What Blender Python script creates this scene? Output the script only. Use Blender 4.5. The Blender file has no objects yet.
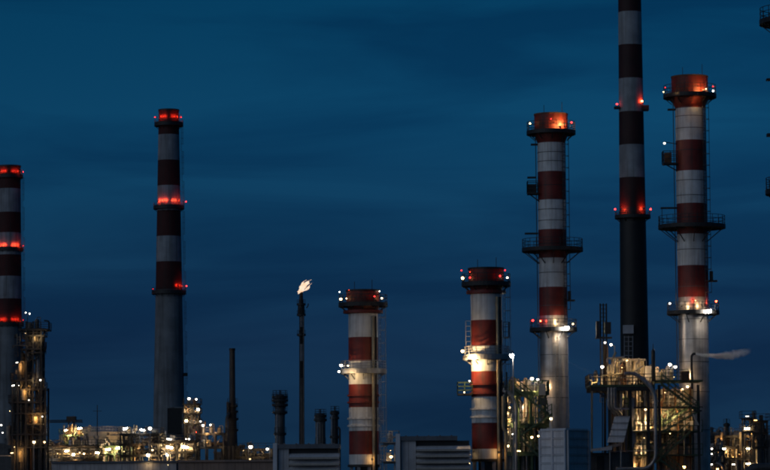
import bpy, math, random
from mathutils import Vector, Matrix

PI = math.pi
random.seed(7)
sc = bpy.context.scene
col = sc.collection

# ------------------------------------------------------------------ camera
F = 3000.0                      # focal length in pixels of a 770 px wide picture
TANP = 0.085                    # upward pitch
HC = 8.0                        # camera height above ground
ROLL = math.radians(0.4)
P = math.atan(TANP)
r0 = Vector((1, 0, 0)); u0 = Vector((0, -math.sin(P), math.cos(P))); fw = Vector((0, math.cos(P), math.sin(P)))
rt = r0 * math.cos(ROLL) - u0 * math.sin(ROLL)
up = u0 * math.cos(ROLL) + r0 * math.sin(ROLL)
cam_data = bpy.data.cameras.new('camera')
cam = bpy.data.objects.new('camera', cam_data)
col.objects.link(cam)
cam_data.sensor_width = 36.0
cam_data.lens = 36.0 * F / 770.0
cam_data.clip_start = 1.0
cam_data.clip_end = 30000.0
m = Matrix((rt, up, -fw)).transposed().to_4x4()
m.translation = (0, 0, HC)
cam.matrix_world = m
sc.camera = cam

# ------------------------------------------------------------------ sky, afterglow, exposure
SKY_STRENGTH = 0.112
CLOUD_SHIFT = 11.1
SKY_LOW = (0.47, 0.55, 0.50, 1); SKY_5 = (0.55, 0.64, 0.65, 1); SKY_12 = (0.36, 1.32, 1.22, 1); SKY_17 = (0.14, 1.12, 1.08, 1); SKY_HIGH = (0.5, 1.0, 1.0, 1)
world = bpy.data.worlds.new('World'); sc.world = world; world.use_nodes = True
nt = world.node_tree; N = nt.nodes; Lk = nt.links
for n in list(N): N.remove(n)
out = N.new('ShaderNodeOutputWorld'); bg = N.new('ShaderNodeBackground')
sky = N.new('ShaderNodeTexSky'); sky.sky_type = 'NISHITA'; sky.sun_disc = False
SUN_EL = math.radians(2.0); SUN_ROT = math.radians(217)
sky.sun_elevation = SUN_EL; sky.sun_rotation = SUN_ROT
sky.air_density = 1.0; sky.dust_density = 0.6; sky.ozone_density = 4.0
tc = N.new('ShaderNodeTexCoord')
lift = N.new('ShaderNodeVectorMath'); lift.operation = 'ADD'; lift.inputs[1].default_value = (0, 0, 0.45)   # the veil of cloud shows the colour of the higher sky
Lk.new(tc.outputs['Generated'], lift.inputs[0])
nrm_ = N.new('ShaderNodeVectorMath'); nrm_.operation = 'NORMALIZE'; Lk.new(lift.outputs[0], nrm_.inputs[0]); Lk.new(nrm_.outputs[0], sky.inputs['Vector'])
mp = N.new('ShaderNodeMapping'); mp.inputs['Scale'].default_value = (4.2, 4.2, 26.0); mp.inputs['Rotation'].default_value = (0.0, 0.10, 0.0); mp.inputs['Location'].default_value = (CLOUD_SHIFT, 0.0, 0.0)
Lk.new(tc.outputs['Generated'], mp.inputs['Vector'])
nz = N.new('ShaderNodeTexNoise'); nz.inputs['Scale'].default_value = 1.6; nz.inputs['Detail'].default_value = 6.0
nz.inputs['Roughness'].default_value = 0.5; nz.inputs['Distortion'].default_value = 0.5
Lk.new(mp.outputs[0], nz.inputs['Vector'])
rp = N.new('ShaderNodeValToRGB')
rp.color_ramp.elements[0].position = 0.40; rp.color_ramp.elements[0].color = (0.62, 0.68, 0.76, 1)
rp.color_ramp.elements[1].position = 0.60; rp.color_ramp.elements[1].color = (1.0, 1.0, 1.0, 1)
Lk.new(nz.outputs['Fac'], rp.inputs['Fac'])
sx = N.new('ShaderNodeSeparateXYZ'); Lk.new(tc.outputs['Generated'], sx.inputs[0])
rz = N.new('ShaderNodeValToRGB'); el_ = rz.color_ramp.elements
el_[0].position = 0.0; el_[0].color = SKY_LOW
el_[1].position = 0.5; el_[1].color = SKY_HIGH
for pos, c_ in ((0.05, SKY_5), (0.12, SKY_12), (0.17, SKY_17)):
    e_ = el_.new(pos); e_.color = c_
Lk.new(sx.outputs['Z'], rz.inputs['Fac'])
tint = N.new('ShaderNodeMix'); tint.data_type = 'RGBA'; tint.blend_type = 'MULTIPLY'; tint.inputs['Factor'].default_value = 1.0
Lk.new(sky.outputs[0], tint.inputs[6]); Lk.new(rz.outputs['Color'], tint.inputs[7])
cl = N.new('ShaderNodeMix'); cl.data_type = 'RGBA'; cl.blend_type = 'MULTIPLY'; cl.inputs['Factor'].default_value = 1.0
Lk.new(tint.outputs[2], cl.inputs[6]); Lk.new(rp.outputs['Color'], cl.inputs[7])
Lk.new(cl.outputs[2], bg.inputs['Color']); bg.inputs['Strength'].default_value = SKY_STRENGTH
Lk.new(bg.outputs[0], out.inputs['Surface'])

sun_d = bpy.data.lights.new('afterglow', 'SUN'); sun_d.energy = 0.30; sun_d.angle = math.radians(60); sun_d.color = (0.84, 0.92, 1.0)
sun = bpy.data.objects.new('afterglow', sun_d); col.objects.link(sun)
sdir = Vector((-0.72, -0.66, 0.22)).normalized()
sun.rotation_euler = sdir.to_track_quat('Z', 'Y').to_euler()
sun.location = (-200, -200, 120)

sc.view_settings.view_transform = 'Standard'
sc.view_settings.look = 'None'
sc.view_settings.exposure = 0.0
sc.view_settings.gamma = 1.0
sc.view_settings.use_curve_mapping = False
sc.cycles.use_denoising = True
sc.cycles.filter_width = 2.0
sc.cycles.max_bounces = 4
sc.cycles.volume_bounces = 2
sc.cycles.sample_clamp_indirect = 2.0
sc.cycles.use_light_tree = True

# ------------------------------------------------------------------ pixel -> place
def W(px, py, Y):
    d = fw + rt * ((px - 385) / F) + up * ((235 - py) / F)
    return Vector((0, 0, HC)) + d * (Y / d.y)
def zat(X, Y, py):
    k = (235 - py) / F
    a = up - fw * k
    return HC - (X * a.x + Y * a.y) / a.z

# ------------------------------------------------------------------ materials
MATS = {}
def material(name, base, rough=0.6, metal=0.0, var=0.25, scale=1.5, streak=0.35, bump=0.15, dirt=(0.03, 0.025, 0.02), sscale=3.0):
    if name in MATS: return MATS[name]
    ma = bpy.data.materials.new(name); ma.use_nodes = True
    t = ma.node_tree; n = t.nodes; l = t.links
    b = n['Principled BSDF']
    b.inputs['Roughness'].default_value = rough; b.inputs['Metallic'].default_value = metal
    c = n.new('ShaderNodeTexCoord')
    ns = n.new('ShaderNodeTexNoise'); ns.inputs['Scale'].default_value = scale; ns.inputs['Detail'].default_value = 6
    l.new(c.outputs['Object'], ns.inputs['Vector'])
    mpp = n.new('ShaderNodeMapping'); mpp.inputs['Scale'].default_value = (sscale, sscale, sscale * 0.045)
    l.new(c.outputs['Object'], mpp.inputs['Vector'])
    st = n.new('ShaderNodeTexNoise'); st.inputs['Scale'].default_value = 1.3; st.inputs['Detail'].default_value = 5
    l.new(mpp.outputs[0], st.inputs['Vector'])
    r1 = n.new('ShaderNodeValToRGB')
    r1.color_ramp.elements[0].position = 0.3; r1.color_ramp.elements[1].position = 0.7
    r1.color_ramp.elements[0].color = tuple(x * (1 - var) for x in base) + (1,)
    r1.color_ramp.elements[1].color = tuple(min(1, x * (1 + var * 0.5)) for x in base) + (1,)
    l.new(ns.outputs['Fac'], r1.inputs['Fac'])
    r2 = n.new('ShaderNodeValToRGB')
    r2.color_ramp.elements[0].position = 0.46; r2.color_ramp.elements[1].position = 0.74
    r2.color_ramp.elements[0].color = (0, 0, 0, 1); r2.color_ramp.elements[1].color = (streak, streak, streak, 1)
    l.new(st.outputs['Fac'], r2.inputs['Fac'])
    mx = n.new('ShaderNodeMix'); mx.data_type = 'RGBA'
    l.new(r2.outputs['Color'], mx.inputs['Factor']); l.new(r1.outputs['Color'], mx.inputs[6])
    mx.inputs[7].default_value = dirt + (1,)
    l.new(mx.outputs[2], b.inputs['Base Color'])
    if bump:
        bp = n.new('ShaderNodeBump'); bp.inputs['Strength'].default_value = bump; bp.inputs['Distance'].default_value = 0.05
        l.new(ns.outputs['Fac'], bp.inputs['Height']); l.new(bp.outputs[0], b.inputs['Normal'])
    MATS[name] = ma
    return ma
def emit(name, colr, strength):
    if name in MATS: return MATS[name]
    ma = bpy.data.materials.new(name); ma.use_nodes = True
    t = ma.node_tree; n = t.nodes
    for x in list(n): n.remove(x)
    e = n.new('ShaderNodeEmission'); o = n.new('ShaderNodeOutputMaterial')
    e.inputs['Color'].default_value = tuple(colr) + (1,); e.inputs['Strength'].default_value = strength
    t.links.new(e.outputs[0], o.inputs['Surface'])
    MATS[name] = ma
    return ma
RED = material('red_paint', (0.20, 0.024, 0.016), 0.55, 0, 0.35, 0.9, 0.6)
WHITE = material('white_paint', (0.71, 0.715, 0.72), 0.5, 0, 0.2, 0.9, 0.6, dirt=(0.20, 0.16, 0.13))
STEEL = material('aluminium_cladding', (0.50, 0.46, 0.44), 0.36, 0.65, 0.3, 1.0, 0.45, dirt=(0.10, 0.07, 0.055))
DULL = material('dull_steel', (0.13, 0.12, 0.115), 0.5, 0.2, 0.35, 1.0, 0.5)
BLACK = material('black_paint', (0.018, 0.017, 0.018), 0.6, 0, 0.3, 1.0, 0.2)
DARK = material('dark_structural_steel', (0.030, 0.030, 0.032), 0.6, 0.1, 0.3, 2.0, 0.2, 0.0)
GREEN = material('green_structural_steel', (0.06, 0.105, 0.055), 0.55, 0.1, 0.3, 2.0, 0.2, 0.0)
GALV = material('galvanised_steel', (0.34, 0.34, 0.35), 0.45, 0.4, 0.25, 2.0, 0.2, 0.0)
CONC = material('weathered_concrete', (0.235, 0.25, 0.265), 0.85, 0, 0.35, 0.2, 0.6, 0.2, sscale=0.8)
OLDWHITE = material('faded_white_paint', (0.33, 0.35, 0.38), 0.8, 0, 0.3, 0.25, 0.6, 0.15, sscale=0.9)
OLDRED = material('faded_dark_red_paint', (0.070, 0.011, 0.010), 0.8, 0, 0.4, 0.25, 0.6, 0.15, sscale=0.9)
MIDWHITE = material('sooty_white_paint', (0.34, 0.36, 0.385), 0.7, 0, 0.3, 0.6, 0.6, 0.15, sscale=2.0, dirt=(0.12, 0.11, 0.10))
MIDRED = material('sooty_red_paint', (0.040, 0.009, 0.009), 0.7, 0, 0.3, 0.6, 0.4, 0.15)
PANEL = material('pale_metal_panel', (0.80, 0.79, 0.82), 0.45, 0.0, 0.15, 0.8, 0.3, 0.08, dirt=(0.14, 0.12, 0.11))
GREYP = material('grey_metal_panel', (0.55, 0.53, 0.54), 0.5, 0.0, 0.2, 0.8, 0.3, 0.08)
BROWNP = material('brown_metal_panel', (0.30, 0.22, 0.18), 0.6, 0.0, 0.2, 0.7, 0.3, 0.08)
BROWNDARK = material('sooty_steel', (0.05, 0.045, 0.045), 0.6, 0.1, 0.3, 0.6, 0.4, sscale=1.2)
ROOF = material('dark_roof_sheet', (0.17, 0.175, 0.19), 0.5, 0.2, 0.25, 0.8, 0.3, 0.08)
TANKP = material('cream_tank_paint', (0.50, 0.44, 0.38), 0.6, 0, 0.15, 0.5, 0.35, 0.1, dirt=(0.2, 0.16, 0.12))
INSUL = material('insulation_cladding', (0.40, 0.33, 0.22), 0.45, 0.25, 0.3, 1.5, 0.4)
RUST = material('rusty_steel', (0.16, 0.075, 0.035), 0.7, 0.1, 0.4, 2.0, 0.4)
GROUND = material('oily_gravel_ground', (0.055, 0.052, 0.05), 0.9, 0, 0.4, 0.3, 0.2, 0.3)
SUIT = material('lamp_housing_grey', (0.12, 0.12, 0.12), 0.5, 0.3, 0.1, 3, 0.1, 0)

WARM = (1.0, 0.66, 0.30); COOL = (1.0, 0.90, 0.74); REDL = (1.0, 0.055, 0.018); SODIUM = (1.0, 0.52, 0.16); PINK = (1.0, 0.024, 0.022)
EM = {}
def em(kind, s):
    c = {'w': WARM, 'c': COOL, 'r': REDL, 's': SODIUM, 'p': PINK}[kind]
    return emit('lit_lens_%s_%g' % ({'w': 'warm', 'c': 'white', 'r': 'red', 's': 'sodium', 'p': 'pink'}[kind], s), c, s)

# ------------------------------------------------------------------ mesh builder
class MB:
    def __init__(s): s.v = []; s.f = []
    def add(s, vs, fs):
        o = len(s.v); s.v += [tuple(x) for x in vs]; s.f += [tuple(i + o for i in f) for f in fs]; return s
    def box(s, x0, x1, y0, y1, z0, z1):
        return s.add([(x0, y0, z0), (x1, y0, z0), (x1, y1, z0), (x0, y1, z0), (x0, y0, z1), (x1, y0, z1), (x1, y1, z1), (x0, y1, z1)],
                     [(3, 2, 1, 0), (4, 5, 6, 7), (0, 1, 5, 4), (1, 2, 6, 5), (2, 3, 7, 6), (3, 0, 4, 7)])
    def hexa(s, bottom, top):
        return s.add(list(bottom) + list(top), [(3, 2, 1, 0), (4, 5, 6, 7), (0, 1, 5, 4), (1, 2, 6, 5), (2, 3, 7, 6), (3, 0, 4, 7)])
    def tube(s, a, b, r, n=6, r2=None): return s.poly([a, b], r, n, r2=r2)
    def poly(s, pts, r, n=8, r2=None, closed=False):
        pts = [Vector(p) for p in pts]; k = len(pts); rings = []
        t0 = (pts[1] - pts[0]).normalized()
        ref = Vector((0, 0, 1)) if abs(t0.z) < 0.9 else Vector((1, 0, 0))
        u = t0.cross(ref).normalized()
        o = len(s.v)
        for i, p in enumerate(pts):
            if closed: t = (pts[(i + 1) % k] - pts[i - 1]).normalized()
            elif i == 0: t = t0
            elif i == k - 1: t = (pts[-1] - pts[-2]).normalized()
            else: t = ((pts[i + 1] - p).normalized() + (p - pts[i - 1]).normalized()).normalized()
            u = (u - t * u.dot(t)).normalized(); w = t.cross(u)
            rr = r if r2 is None else r + (r2 - r) * i / (k - 1)
            for j in range(n):
                a = 2 * PI * (j + 0.5) / n
                s.v.append(tuple(p + u * math.cos(a) * rr + w * math.sin(a) * rr))
        m = k if closed else k - 1
        for i in range(m):
            for j in range(n):
                a = o + i * n + j; b = o + i * n + (j + 1) % n; i2 = (i + 1) % k
                s.f.append((a, b, o + i2 * n + (j + 1) % n, o + i2 * n + j))
        if not closed:
            s.f.append(tuple(o + j for j in reversed(range(n)))); s.f.append(tuple(o + (k - 1) * n + j for j in range(n)))
        return s
    def bent(s, pts, r, bend=None, n=8):
        pts = [Vector(p) for p in pts]; bend = bend or 2.5 * r; o = [pts[0]]
        for i in range(1, len(pts) - 1):
            a = pts[i - 1] - pts[i]; b = pts[i + 1] - pts[i]
            d = min(bend, a.length * 0.45, b.length * 0.45)
            A = pts[i] + a.normalized() * d; B = pts[i] + b.normalized() * d
            for q in range(6):
                t = q / 5; o.append(A * (1 - t) ** 2 + pts[i] * 2 * t * (1 - t) + B * t * t)
        o.append(pts[-1])
        return s.poly(o, r, n)
    def lathe(s, prof, n=40, c=(0, 0), caps=True):
        o = len(s.v)
        for (r, z) in prof:
            for j in range(n):
                a = 2 * PI * j / n; s.v.append((c[0] + r * math.cos(a), c[1] + r * math.sin(a), z))
        for i in range(len(prof) - 1):
            for j in range(n):
                s.f.append((o + i * n + j, o + i * n + (j + 1) % n, o + (i + 1) * n + (j + 1) % n, o + (i + 1) * n + j))
        if caps:
            s.f.append(tuple(o + j for j in reversed(range(n)))); q = o + (len(prof) - 1) * n
            s.f.append(tuple(q + j for j in range(n)))
        return s
    def lathe_x(s, prof, cy, cz, n=20):
        o = len(s.v)
        for (r, x) in prof:
            for j in range(n):
                a = 2 * PI * j / n; s.v.append((x, cy + r * math.cos(a), cz + r * math.sin(a)))
        for i in range(len(prof) - 1):
            for j in range(n):
                s.f.append((o + i * n + j, o + i * n + (j + 1) % n, o + (i + 1) * n + (j + 1) % n, o + (i + 1) * n + j))
        s.f.append(tuple(o + j for j in reversed(range(n)))); q = o + (len(prof) - 1) * n
        s.f.append(tuple(q + j for j in range(n)))
        return s
    def ring(s, ri, ro, z0, z1, a0=0.0, a1=2 * PI, n=40):
        full = abs(a1 - a0 - 2 * PI) < 1e-6; o = len(s.v); k = n if full else n + 1
        for j in range(k):
            a = a0 + (a1 - a0) * j / n; c = math.cos(a); q = math.sin(a)
            s.v += [(ri * c, ri * q, z0), (ro * c, ro * q, z0), (ro * c, ro * q, z1), (ri * c, ri * q, z1)]
        for j in range(n):
            b = o + 4 * j; e = o + 4 * ((j + 1) % k)
            for i in range(4): s.f.append((b + i, e + i, e + (i + 1) % 4, b + (i + 1) % 4))
        if not full:
            s.f.append((o, o + 1, o + 2, o + 3)); b = o + 4 * (k - 1); s.f.append((b + 3, b + 2, b + 1, b))
        return s
    def mesh(s, name, mat, smooth=False):
        me = bpy.data.meshes.new(name); me.from_pydata(s.v, [], s.f); me.materials.append(mat); me.update()
        if smooth:
            me.polygons.foreach_set('use_smooth', [len(p.vertices) <= 4 for p in me.polygons])
            try: me.set_sharp_from_angle(angle=math.radians(40))
            except Exception: pass
        return me

def link(name, me, parent=None, loc=None, scale=None, rot=None):
    o = bpy.data.objects.new(name, me); col.objects.link(o)
    if parent: o.parent = parent
    if loc is not None: o.location = loc
    if scale is not None: o.scale = scale
    if rot is not None: o.rotation_euler = rot
    return o
def structure(name, mb, mat):
    o = link(name, mb.mesh(name, mat)); o['kind'] = 'structure'; return o

class Thing:
    def __init__(s, name, label, cat, px, py, Y, group=None):
        w = W(px, py, Y); s.X, s.Y = w.x, Y
        s.boost = 1.0
        s.root = bpy.data.objects.new(name, None); col.objects.link(s.root)
        s.root.location = (s.X, Y, 0); s.root.empty_display_size = 0.5
        s.root['label'] = label; s.root['category'] = cat
        if group: s.root['group'] = group
        s.s = (w - Vector((0, 0, HC))).dot(fw) / F
    def z(s, py): return zat(s.X, s.Y, py)
    def q(s, px, py, dy=0.0):
        w = W(px, py, s.Y + dy); return Vector((w.x - s.X, dy, w.z))
    def part(s, name, mb, mat, parent=None, smooth=False, kind=None, label=None):
        o = link(name, mb.mesh(name, mat, smooth), parent or s.root)
        if kind: o['kind'] = kind
        if label: o['label'] = label
        return o
    def rect(s, name, px0, py0, px1, py1, dy, depth, mat, parent=None, **k):
        a = s.q(px0, py1, dy); b = s.q(px1, py0, dy)
        return s.part(name, MB().box(a.x, b.x, dy, dy + depth, a.z, b.z), mat, parent, **k)
    def pipe(s, pts, r, mat, name='pipe', bend=None, n=8, parent=None):
        return s.part(name, MB().bent(pts, r, bend, n), mat, parent, smooth=True)

# ------------------------------------------------------------------ shared small parts
import bmesh
def _ico(mat):
    bm = bmesh.new(); bmesh.ops.create_icosphere(bm, subdivisions=2, radius=1.0)
    me = bpy.data.meshes.new('lens'); bm.to_mesh(me); bm.free(); me.materials.append(mat)
    me.polygons.foreach_set('use_smooth', [True] * len(me.polygons)); return me
def _bar(mat):
    b = MB().box(-1, 1, -0.28, 0.28, -0.24, 0.24); return b.mesh('lens', mat)
CACHE = {}
LRND = random.Random(99)
def cached(key, fn):
    if key not in CACHE: CACHE[key] = fn()
    return CACHE[key]
def hood_mesh():
    b = MB(); b.lathe([(0.5, 0.95), (1.25, 0.8), (1.3, 0.55), (1.2, 0.55)], 10); b.lathe([(0.3, 0.9), (0.3, 1.5)], 8)
    return b.mesh('lamp_hood', SUIT)
def tray_mesh():
    b = MB(); b.box(-1.12, 1.12, -0.42, 0.42, 0.28, 0.5); b.box(-0.12, 0.12, -0.1, 0.9, 0.5, 0.66)
    return b.mesh('lamp_tray', SUIT)
def cage_mesh():
    b = MB(); b.lathe([(0.75, -1.9), (0.75, -1.15), (0.95, -1.1), (0.95, -0.9)], 10); return b.mesh('lamp_base', SUIT)
def screen_mesh():
    b = MB(); b.box(-1.4, 1.4, -1.5, -1.25, -1.2, 1.2); b.box(-.3, .3, -1.25, .2, -1.5, -1.1); return b.mesh('lamp_screen', SUIT)
def shield_mesh():
    b = MB(); b.box(-1.5, 1.5, -1.5, -1.25, -1.1, 1.5); b.box(-1.5, 1.5, -1.25, 0.6, 1.3, 1.5); b.box(-1.5, -1.3, -1.25, 0.3, -1.0, 1.3); b.box(1.3, 1.5, -1.25, 0.3, -1.0, 1.3)
    return b.mesh('lamp_shield', SUIT)
def lamp(T, loc, r, kind, s, form='hood', name='flood_light', rot=None):
    r *= 0.62
    if kind not in 'rp': s *= 3.0
    if form in ('hood', 'base', 'bar') and kind != 'r' and not (r > 0.2 and s > 200):
        far = T.Y > 450
        s = round(min(s, LRND.uniform(3, 16) if far else LRND.uniform(7, 18)))
        if far: r *= LRND.uniform(.68, 1.05)
    mat = em(kind, s)
    body = cached(form, {'hood': hood_mesh, 'bar': tray_mesh, 'base': cage_mesh, 'shield': shield_mesh, 'screen': screen_mesh}[form])
    o = link(name, body, T.root, loc, (r, r, r), rot)
    me = cached(('lens', form == 'bar', mat.name), (lambda: _bar(mat)) if form == 'bar' else (lambda: _ico(mat)))
    link('lens', me, o)
    return o

def rail_arc(r, z, a0, a1, h=1.1, n=None, rails=3, t=0.035, parts=None):
    b = MB(); full = abs(a1 - a0 - 2 * PI) < 1e-6
    ln = r * (a1 - a0); n = n or max(4, int(ln / 0.9)); seg = max(n * 2, 16)
    for i in range(1, rails + 1):
        zz = z + h * i / rails
        pts = [(r * math.cos(a0 + (a1 - a0) * j / seg), r * math.sin(a0 + (a1 - a0) * j / seg), zz) for j in range(seg + (0 if full else 1))]
        b.poly(pts, t, 4, closed=full)
    for j in range(n + (0 if full else 1)):
        a = a0 + (a1 - a0) * j / n
        b.tube((r * math.cos(a), r * math.sin(a), z), (r * math.cos(a), r * math.sin(a), z + h), t * 1.1, 4)
    return b
def rail_line(pts, h=1.1, t=0.035, step=1.4, rails=2):
    b = MB()
    for i in range(len(pts) - 1):
        A = Vector(pts[i]); B = Vector(pts[i + 1]); L = (B - A).length; n = max(1, int(L / step))
        for k in range(1, rails + 1):
            o = Vector((0, 0, h * k / rails)); b.tube(A + o, B + o, t, 4)
        for j in range(n + 1):
            p = A.lerp(B, j / n); b.tube(p, p + Vector((0, 0, h)), t, 4)
    return b
def platform(T, py, half_px, shell_r, a0=0.0, a1=2 * PI, h=None, brackets=8, mat=DARK, railmat=None, thick=0.16, rails=3):
    z = T.z(py); ro = half_px * T.s; h = h or 1.15
    d = T.part('platform_deck', MB().ring(shell_r + 0.02, ro, z - thick, z, a0, a1), mat)
    T.part('railing', rail_arc(ro - 0.05, z, a0, a1, h, rails=rails), railmat or mat, d)
    T.part('toe_plate', MB().ring(ro - 0.02, ro + 0.02, z - thick - .05, z + .22, a0, a1), railmat or mat, d)
    for j in range(brackets):
        a = a0 + (a1 - a0) * (j + 0.5) / brackets; c, q = math.cos(a), math.sin(a)
        b = MB(); g = ro - shell_r
        b.tube((shell_r * c, shell_r * q, z - thick - g * 0.75), ((ro - 0.12) * c, (ro - 0.12) * q, z - thick), 0.06, 4)
        b.tube((shell_r * c, shell_r * q, z - thick - 0.06), ((ro - 0.05) * c, (ro - 0.05) * q, z - thick - 0.06), 0.07, 4)
        T.part('bracket', b, mat, d)
    return z, ro, d
def ladder(T, ang, rad, z0, z1, mat, w=0.5, cage=True, rung=0.45):
    c, q = math.cos(ang), math.sin(ang); t = Vector((-q, c, 0)); o = Vector((c, q, 0))
    b = MB()
    for sgn in (-1, 1):
        p = o * rad + t * sgn * w / 2
        b.tube(p + Vector((0, 0, z0)), p + Vector((0, 0, z1)), 0.04, 4)
    k = int((z1 - z0) / rung)
    for i in range(k):
        z = z0 + rung * (i + 0.5)
        b.tube(o * rad - t * w / 2 + Vector((0, 0, z)), o * rad + t * w / 2 + Vector((0, 0, z)), 0.025, 4)
    L = T.part('ladder', b, mat)
    if cage:
        b = MB(); R = 0.42; nh = max(2, int((z1 - z0 - 2.2) / 1.2))
        for i in range(nh):
            z = z0 + 2.2 + (z1 - z0 - 2.2) * i / max(1, nh - 1)
            pts = [o * (rad + R * 1.5 * math.sin(x)) + t * (R * math.cos(x)) + Vector((0, 0, z)) for x in [PI * y / 6 for y in range(7)]]
            b.poly(pts, 0.03, 4)
        for x in (0.25 * PI, 0.5 * PI, 0.75 * PI):
            p = o * (rad + R * 1.5 * math.sin(x)) + t * (R * math.cos(x))
            b.tube(p + Vector((0, 0, z0 + 2.2)), p + Vector((0, 0, z1)), 0.025, 4)
        T.part('safety_cage', b, mat, L)
    return L

# ================================================================== SETTING
g = MB(); g.add([(-9000, -200, 0), (9000, -200, 0), (9000, 15000, 0), (-9000, 15000, 0)], [(0, 1, 2, 3)])
structure('ground', g, GROUND)

# ================================================================== BANDED STEEL CHIMNEYS
BAND = {'R': ('red_band', RED), 'W': ('white_band', WHITE), 'S': ('steel_section', STEEL), 'K': ('black_section', BLACK),
        'r': ('red_band', MIDRED), 'w': ('white_band', MIDWHITE), 'o': ('red_band', OLDRED), 'u': ('white_band', OLDWHITE), 'c': ('concrete_shaft', CONC),
        'D': ('steel_section', DULL)}
def bands(T, rows, rad, n=48):
    """rows: (py_top, py_bottom or None for ground, key); rad(z) gives the shell radius"""
    for (a, b, k) in rows:
        nm, mt = BAND[k]; z1 = T.z(a); z0 = 0.0 if b is None else T.z(b)
        zs = [z0, z0 + (z1 - z0) * 0.5, z1]
        T.part(nm, MB().lathe([(rad(z), z) for z in zs], n), mt, smooth=True)
def flange(T, py, r, h=0.14, over=0.07, mat=STEEL):
    z = T.z(py); T.part('flange', MB().ring(r - 0.02, r + over, z - h / 2, z + h / 2), mat)
def plate_seams(T, pys, r, mat):
    for py in pys:
        z = T.z(py); T.part('seam', MB().ring(r - 0.01, r + 0.022, z - 0.035, z + 0.035), mat)

def tall_chimney(label, px, pyref, Y, half, cap_half, cap, rows, top, ring, low, seams, ladder_rows, group):
    T = Thing('banded_chimney', label, 'chimney', px, pyref, Y, group); s = T.s; r = half * s
    bands(T, rows, lambda z: r)
    zc1, zc0 = T.z(cap[0]), T.z(cap[1]); zn = T.z(cap[1] + 6)
    cr = cap_half * s
    b = MB(); b.lathe([(r, zn - 0.3), (cr, zc0 - 0.2), (cr, zc1), (cr - 0.12, zc1), (cr - 0.14, zc0)], 48, caps=False)
    T.part('cap', b, RED, smooth=True)
    T.part('rim', MB().ring(cr - 0.16, cr + 0.05, zc1 - 0.1, zc1 + 0.05), RUST)
    platform(T, top[0], top[1], cr if top[0] < cap[1] else r + 0.3, brackets=10, h=1.2)
    platform(T, ring[0], ring[1], r, brackets=10, h=1.2)
    platform(T, low[0], low[1], r, brackets=8, h=1.15)
    for x, y in ((-0.45, 8), (0.62, 11)):
        p = Vector((x * cr, -cr * 0.75, zc1)); T.part('lightning_rod', MB().tube(p - Vector((0, 0, 1.5)), p + Vector((0, 0, y * s)), 0.03, 5), DARK)
    for py, mt in seams: flange(T, py, r, 0.07, 0.03, mt)
    return T, r, cr

# ---- chimney with the side stair tower (right)
T, r, cr = tall_chimney('tall red and white banded steel chimney rising behind the zigzag stairs', 692.5, 270, 335, 15.0, 18.3,
    (77, 99), [(99, 109, 'R'), (109, 141, 'W'), (141, 171.6, 'R'), (171.6, 204, 'W'), (204, 234.6, 'R'), (234.6, 266, 'W'), (266, 297.5, 'R'), (297.5, None, 'S')],
    (96.5, 26.5), (227, 33.5), (313, 26.0), [(117, DULL), (129, DULL), (151, DARK), (181, DULL), (196, DULL), (218, DARK), (250, DULL), (287, DULL), (319.5, DULL), (339.5, DULL), (362, DULL), (392, DULL), (430, DULL)], None, 'tall banded chimneys')
C690 = T; s = T.s
ladder(T, -0.72, r + 0.22, T.z(313), T.z(98), DARK)
T.pipe([T.q(709.5, 470, -0.3), T.q(706.5, 268, -0.3)], 0.11, GALV, 'vent_pipe')
T.pipe([T.q(677.5, 380, -0.9), T.q(673, 98, -0.9)], 0.05, DARK, 'cable_conduit')
# side basket platform and its lamp
b = T.q(663, 163, -0.7); c2 = T.q(677, 163, -0.7)
d = T.part('side_platform', MB().box(b.x, c2.x, -1.2, 0.5, b.z - 0.15, b.z), DARK)
T.part('railing', rail_line([(c2.x, -1.2, b.z), (b.x, -1.2, b.z), (b.x, 0.5, b.z), (c2.x, 0.5, b.z)], 1.3, 0.05, 0.7, 3), DARK, d)
T.part('bracket', MB().tube((c2.x + 0.2, -0.6, b.z - 1.0), (b.x + 0.2, -0.6, b.z - 0.1), 0.07, 5), DARK, d)
T.rect('valve_box', 664.5, 153, 671.5, 163, -0.5, 0.7, RUST)
lamp(T, T.q(664.5, 143.2, -1.1), 0.17, 'c', 60)
T.part('lamp_arm', MB().tube(T.q(664.5, 142, -1.1), T.q(677, 144, -0.6), 0.05, 5), DARK)
# ledges
T.rect('ledge', 661, 207, 678, 208.4, -0.5, 0.8, DARK); T.part('ledge_post', MB().tube(T.q(662, 208, -0.5), T.q(662, 226, -0.5), 0.05, 4), DARK)
T.rect('ledge', 668, 108.5, 677, 110, -0.4, 0.7, DARK)
T.rect('rest_platform', 707, 280, 717.5, 281.6, -0.5, 0.9, DARK); T.rect('ladder_box', 710, 271, 713, 281, -0.3, 0.5, DARK)
# lamps of the crown
for (px, py, rr, k, st, dy) in ((665.5, 87.5, .10, 'p', 25, -.7), (663.5, 92, .10, 'w', 30, -.9), (676.5, 92.5, .10, 's', 14, -2.45), (703.5, 91.5, .15, 's', 90, -2.5), (706, 89, .1, 'w', 30, -1.6),
                                (713, 91, .19, 'c', 60, -.7), (713, 86.5, .1, 'p', 30, -.7), (697, 94, .15, 's', 150, -2.8)):
    lamp(T, T.q(px, py, dy), rr, k, st * (2.2 if k == 's' else 1), 'screen' if k == 's' else 'base', 'platform_light')
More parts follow.
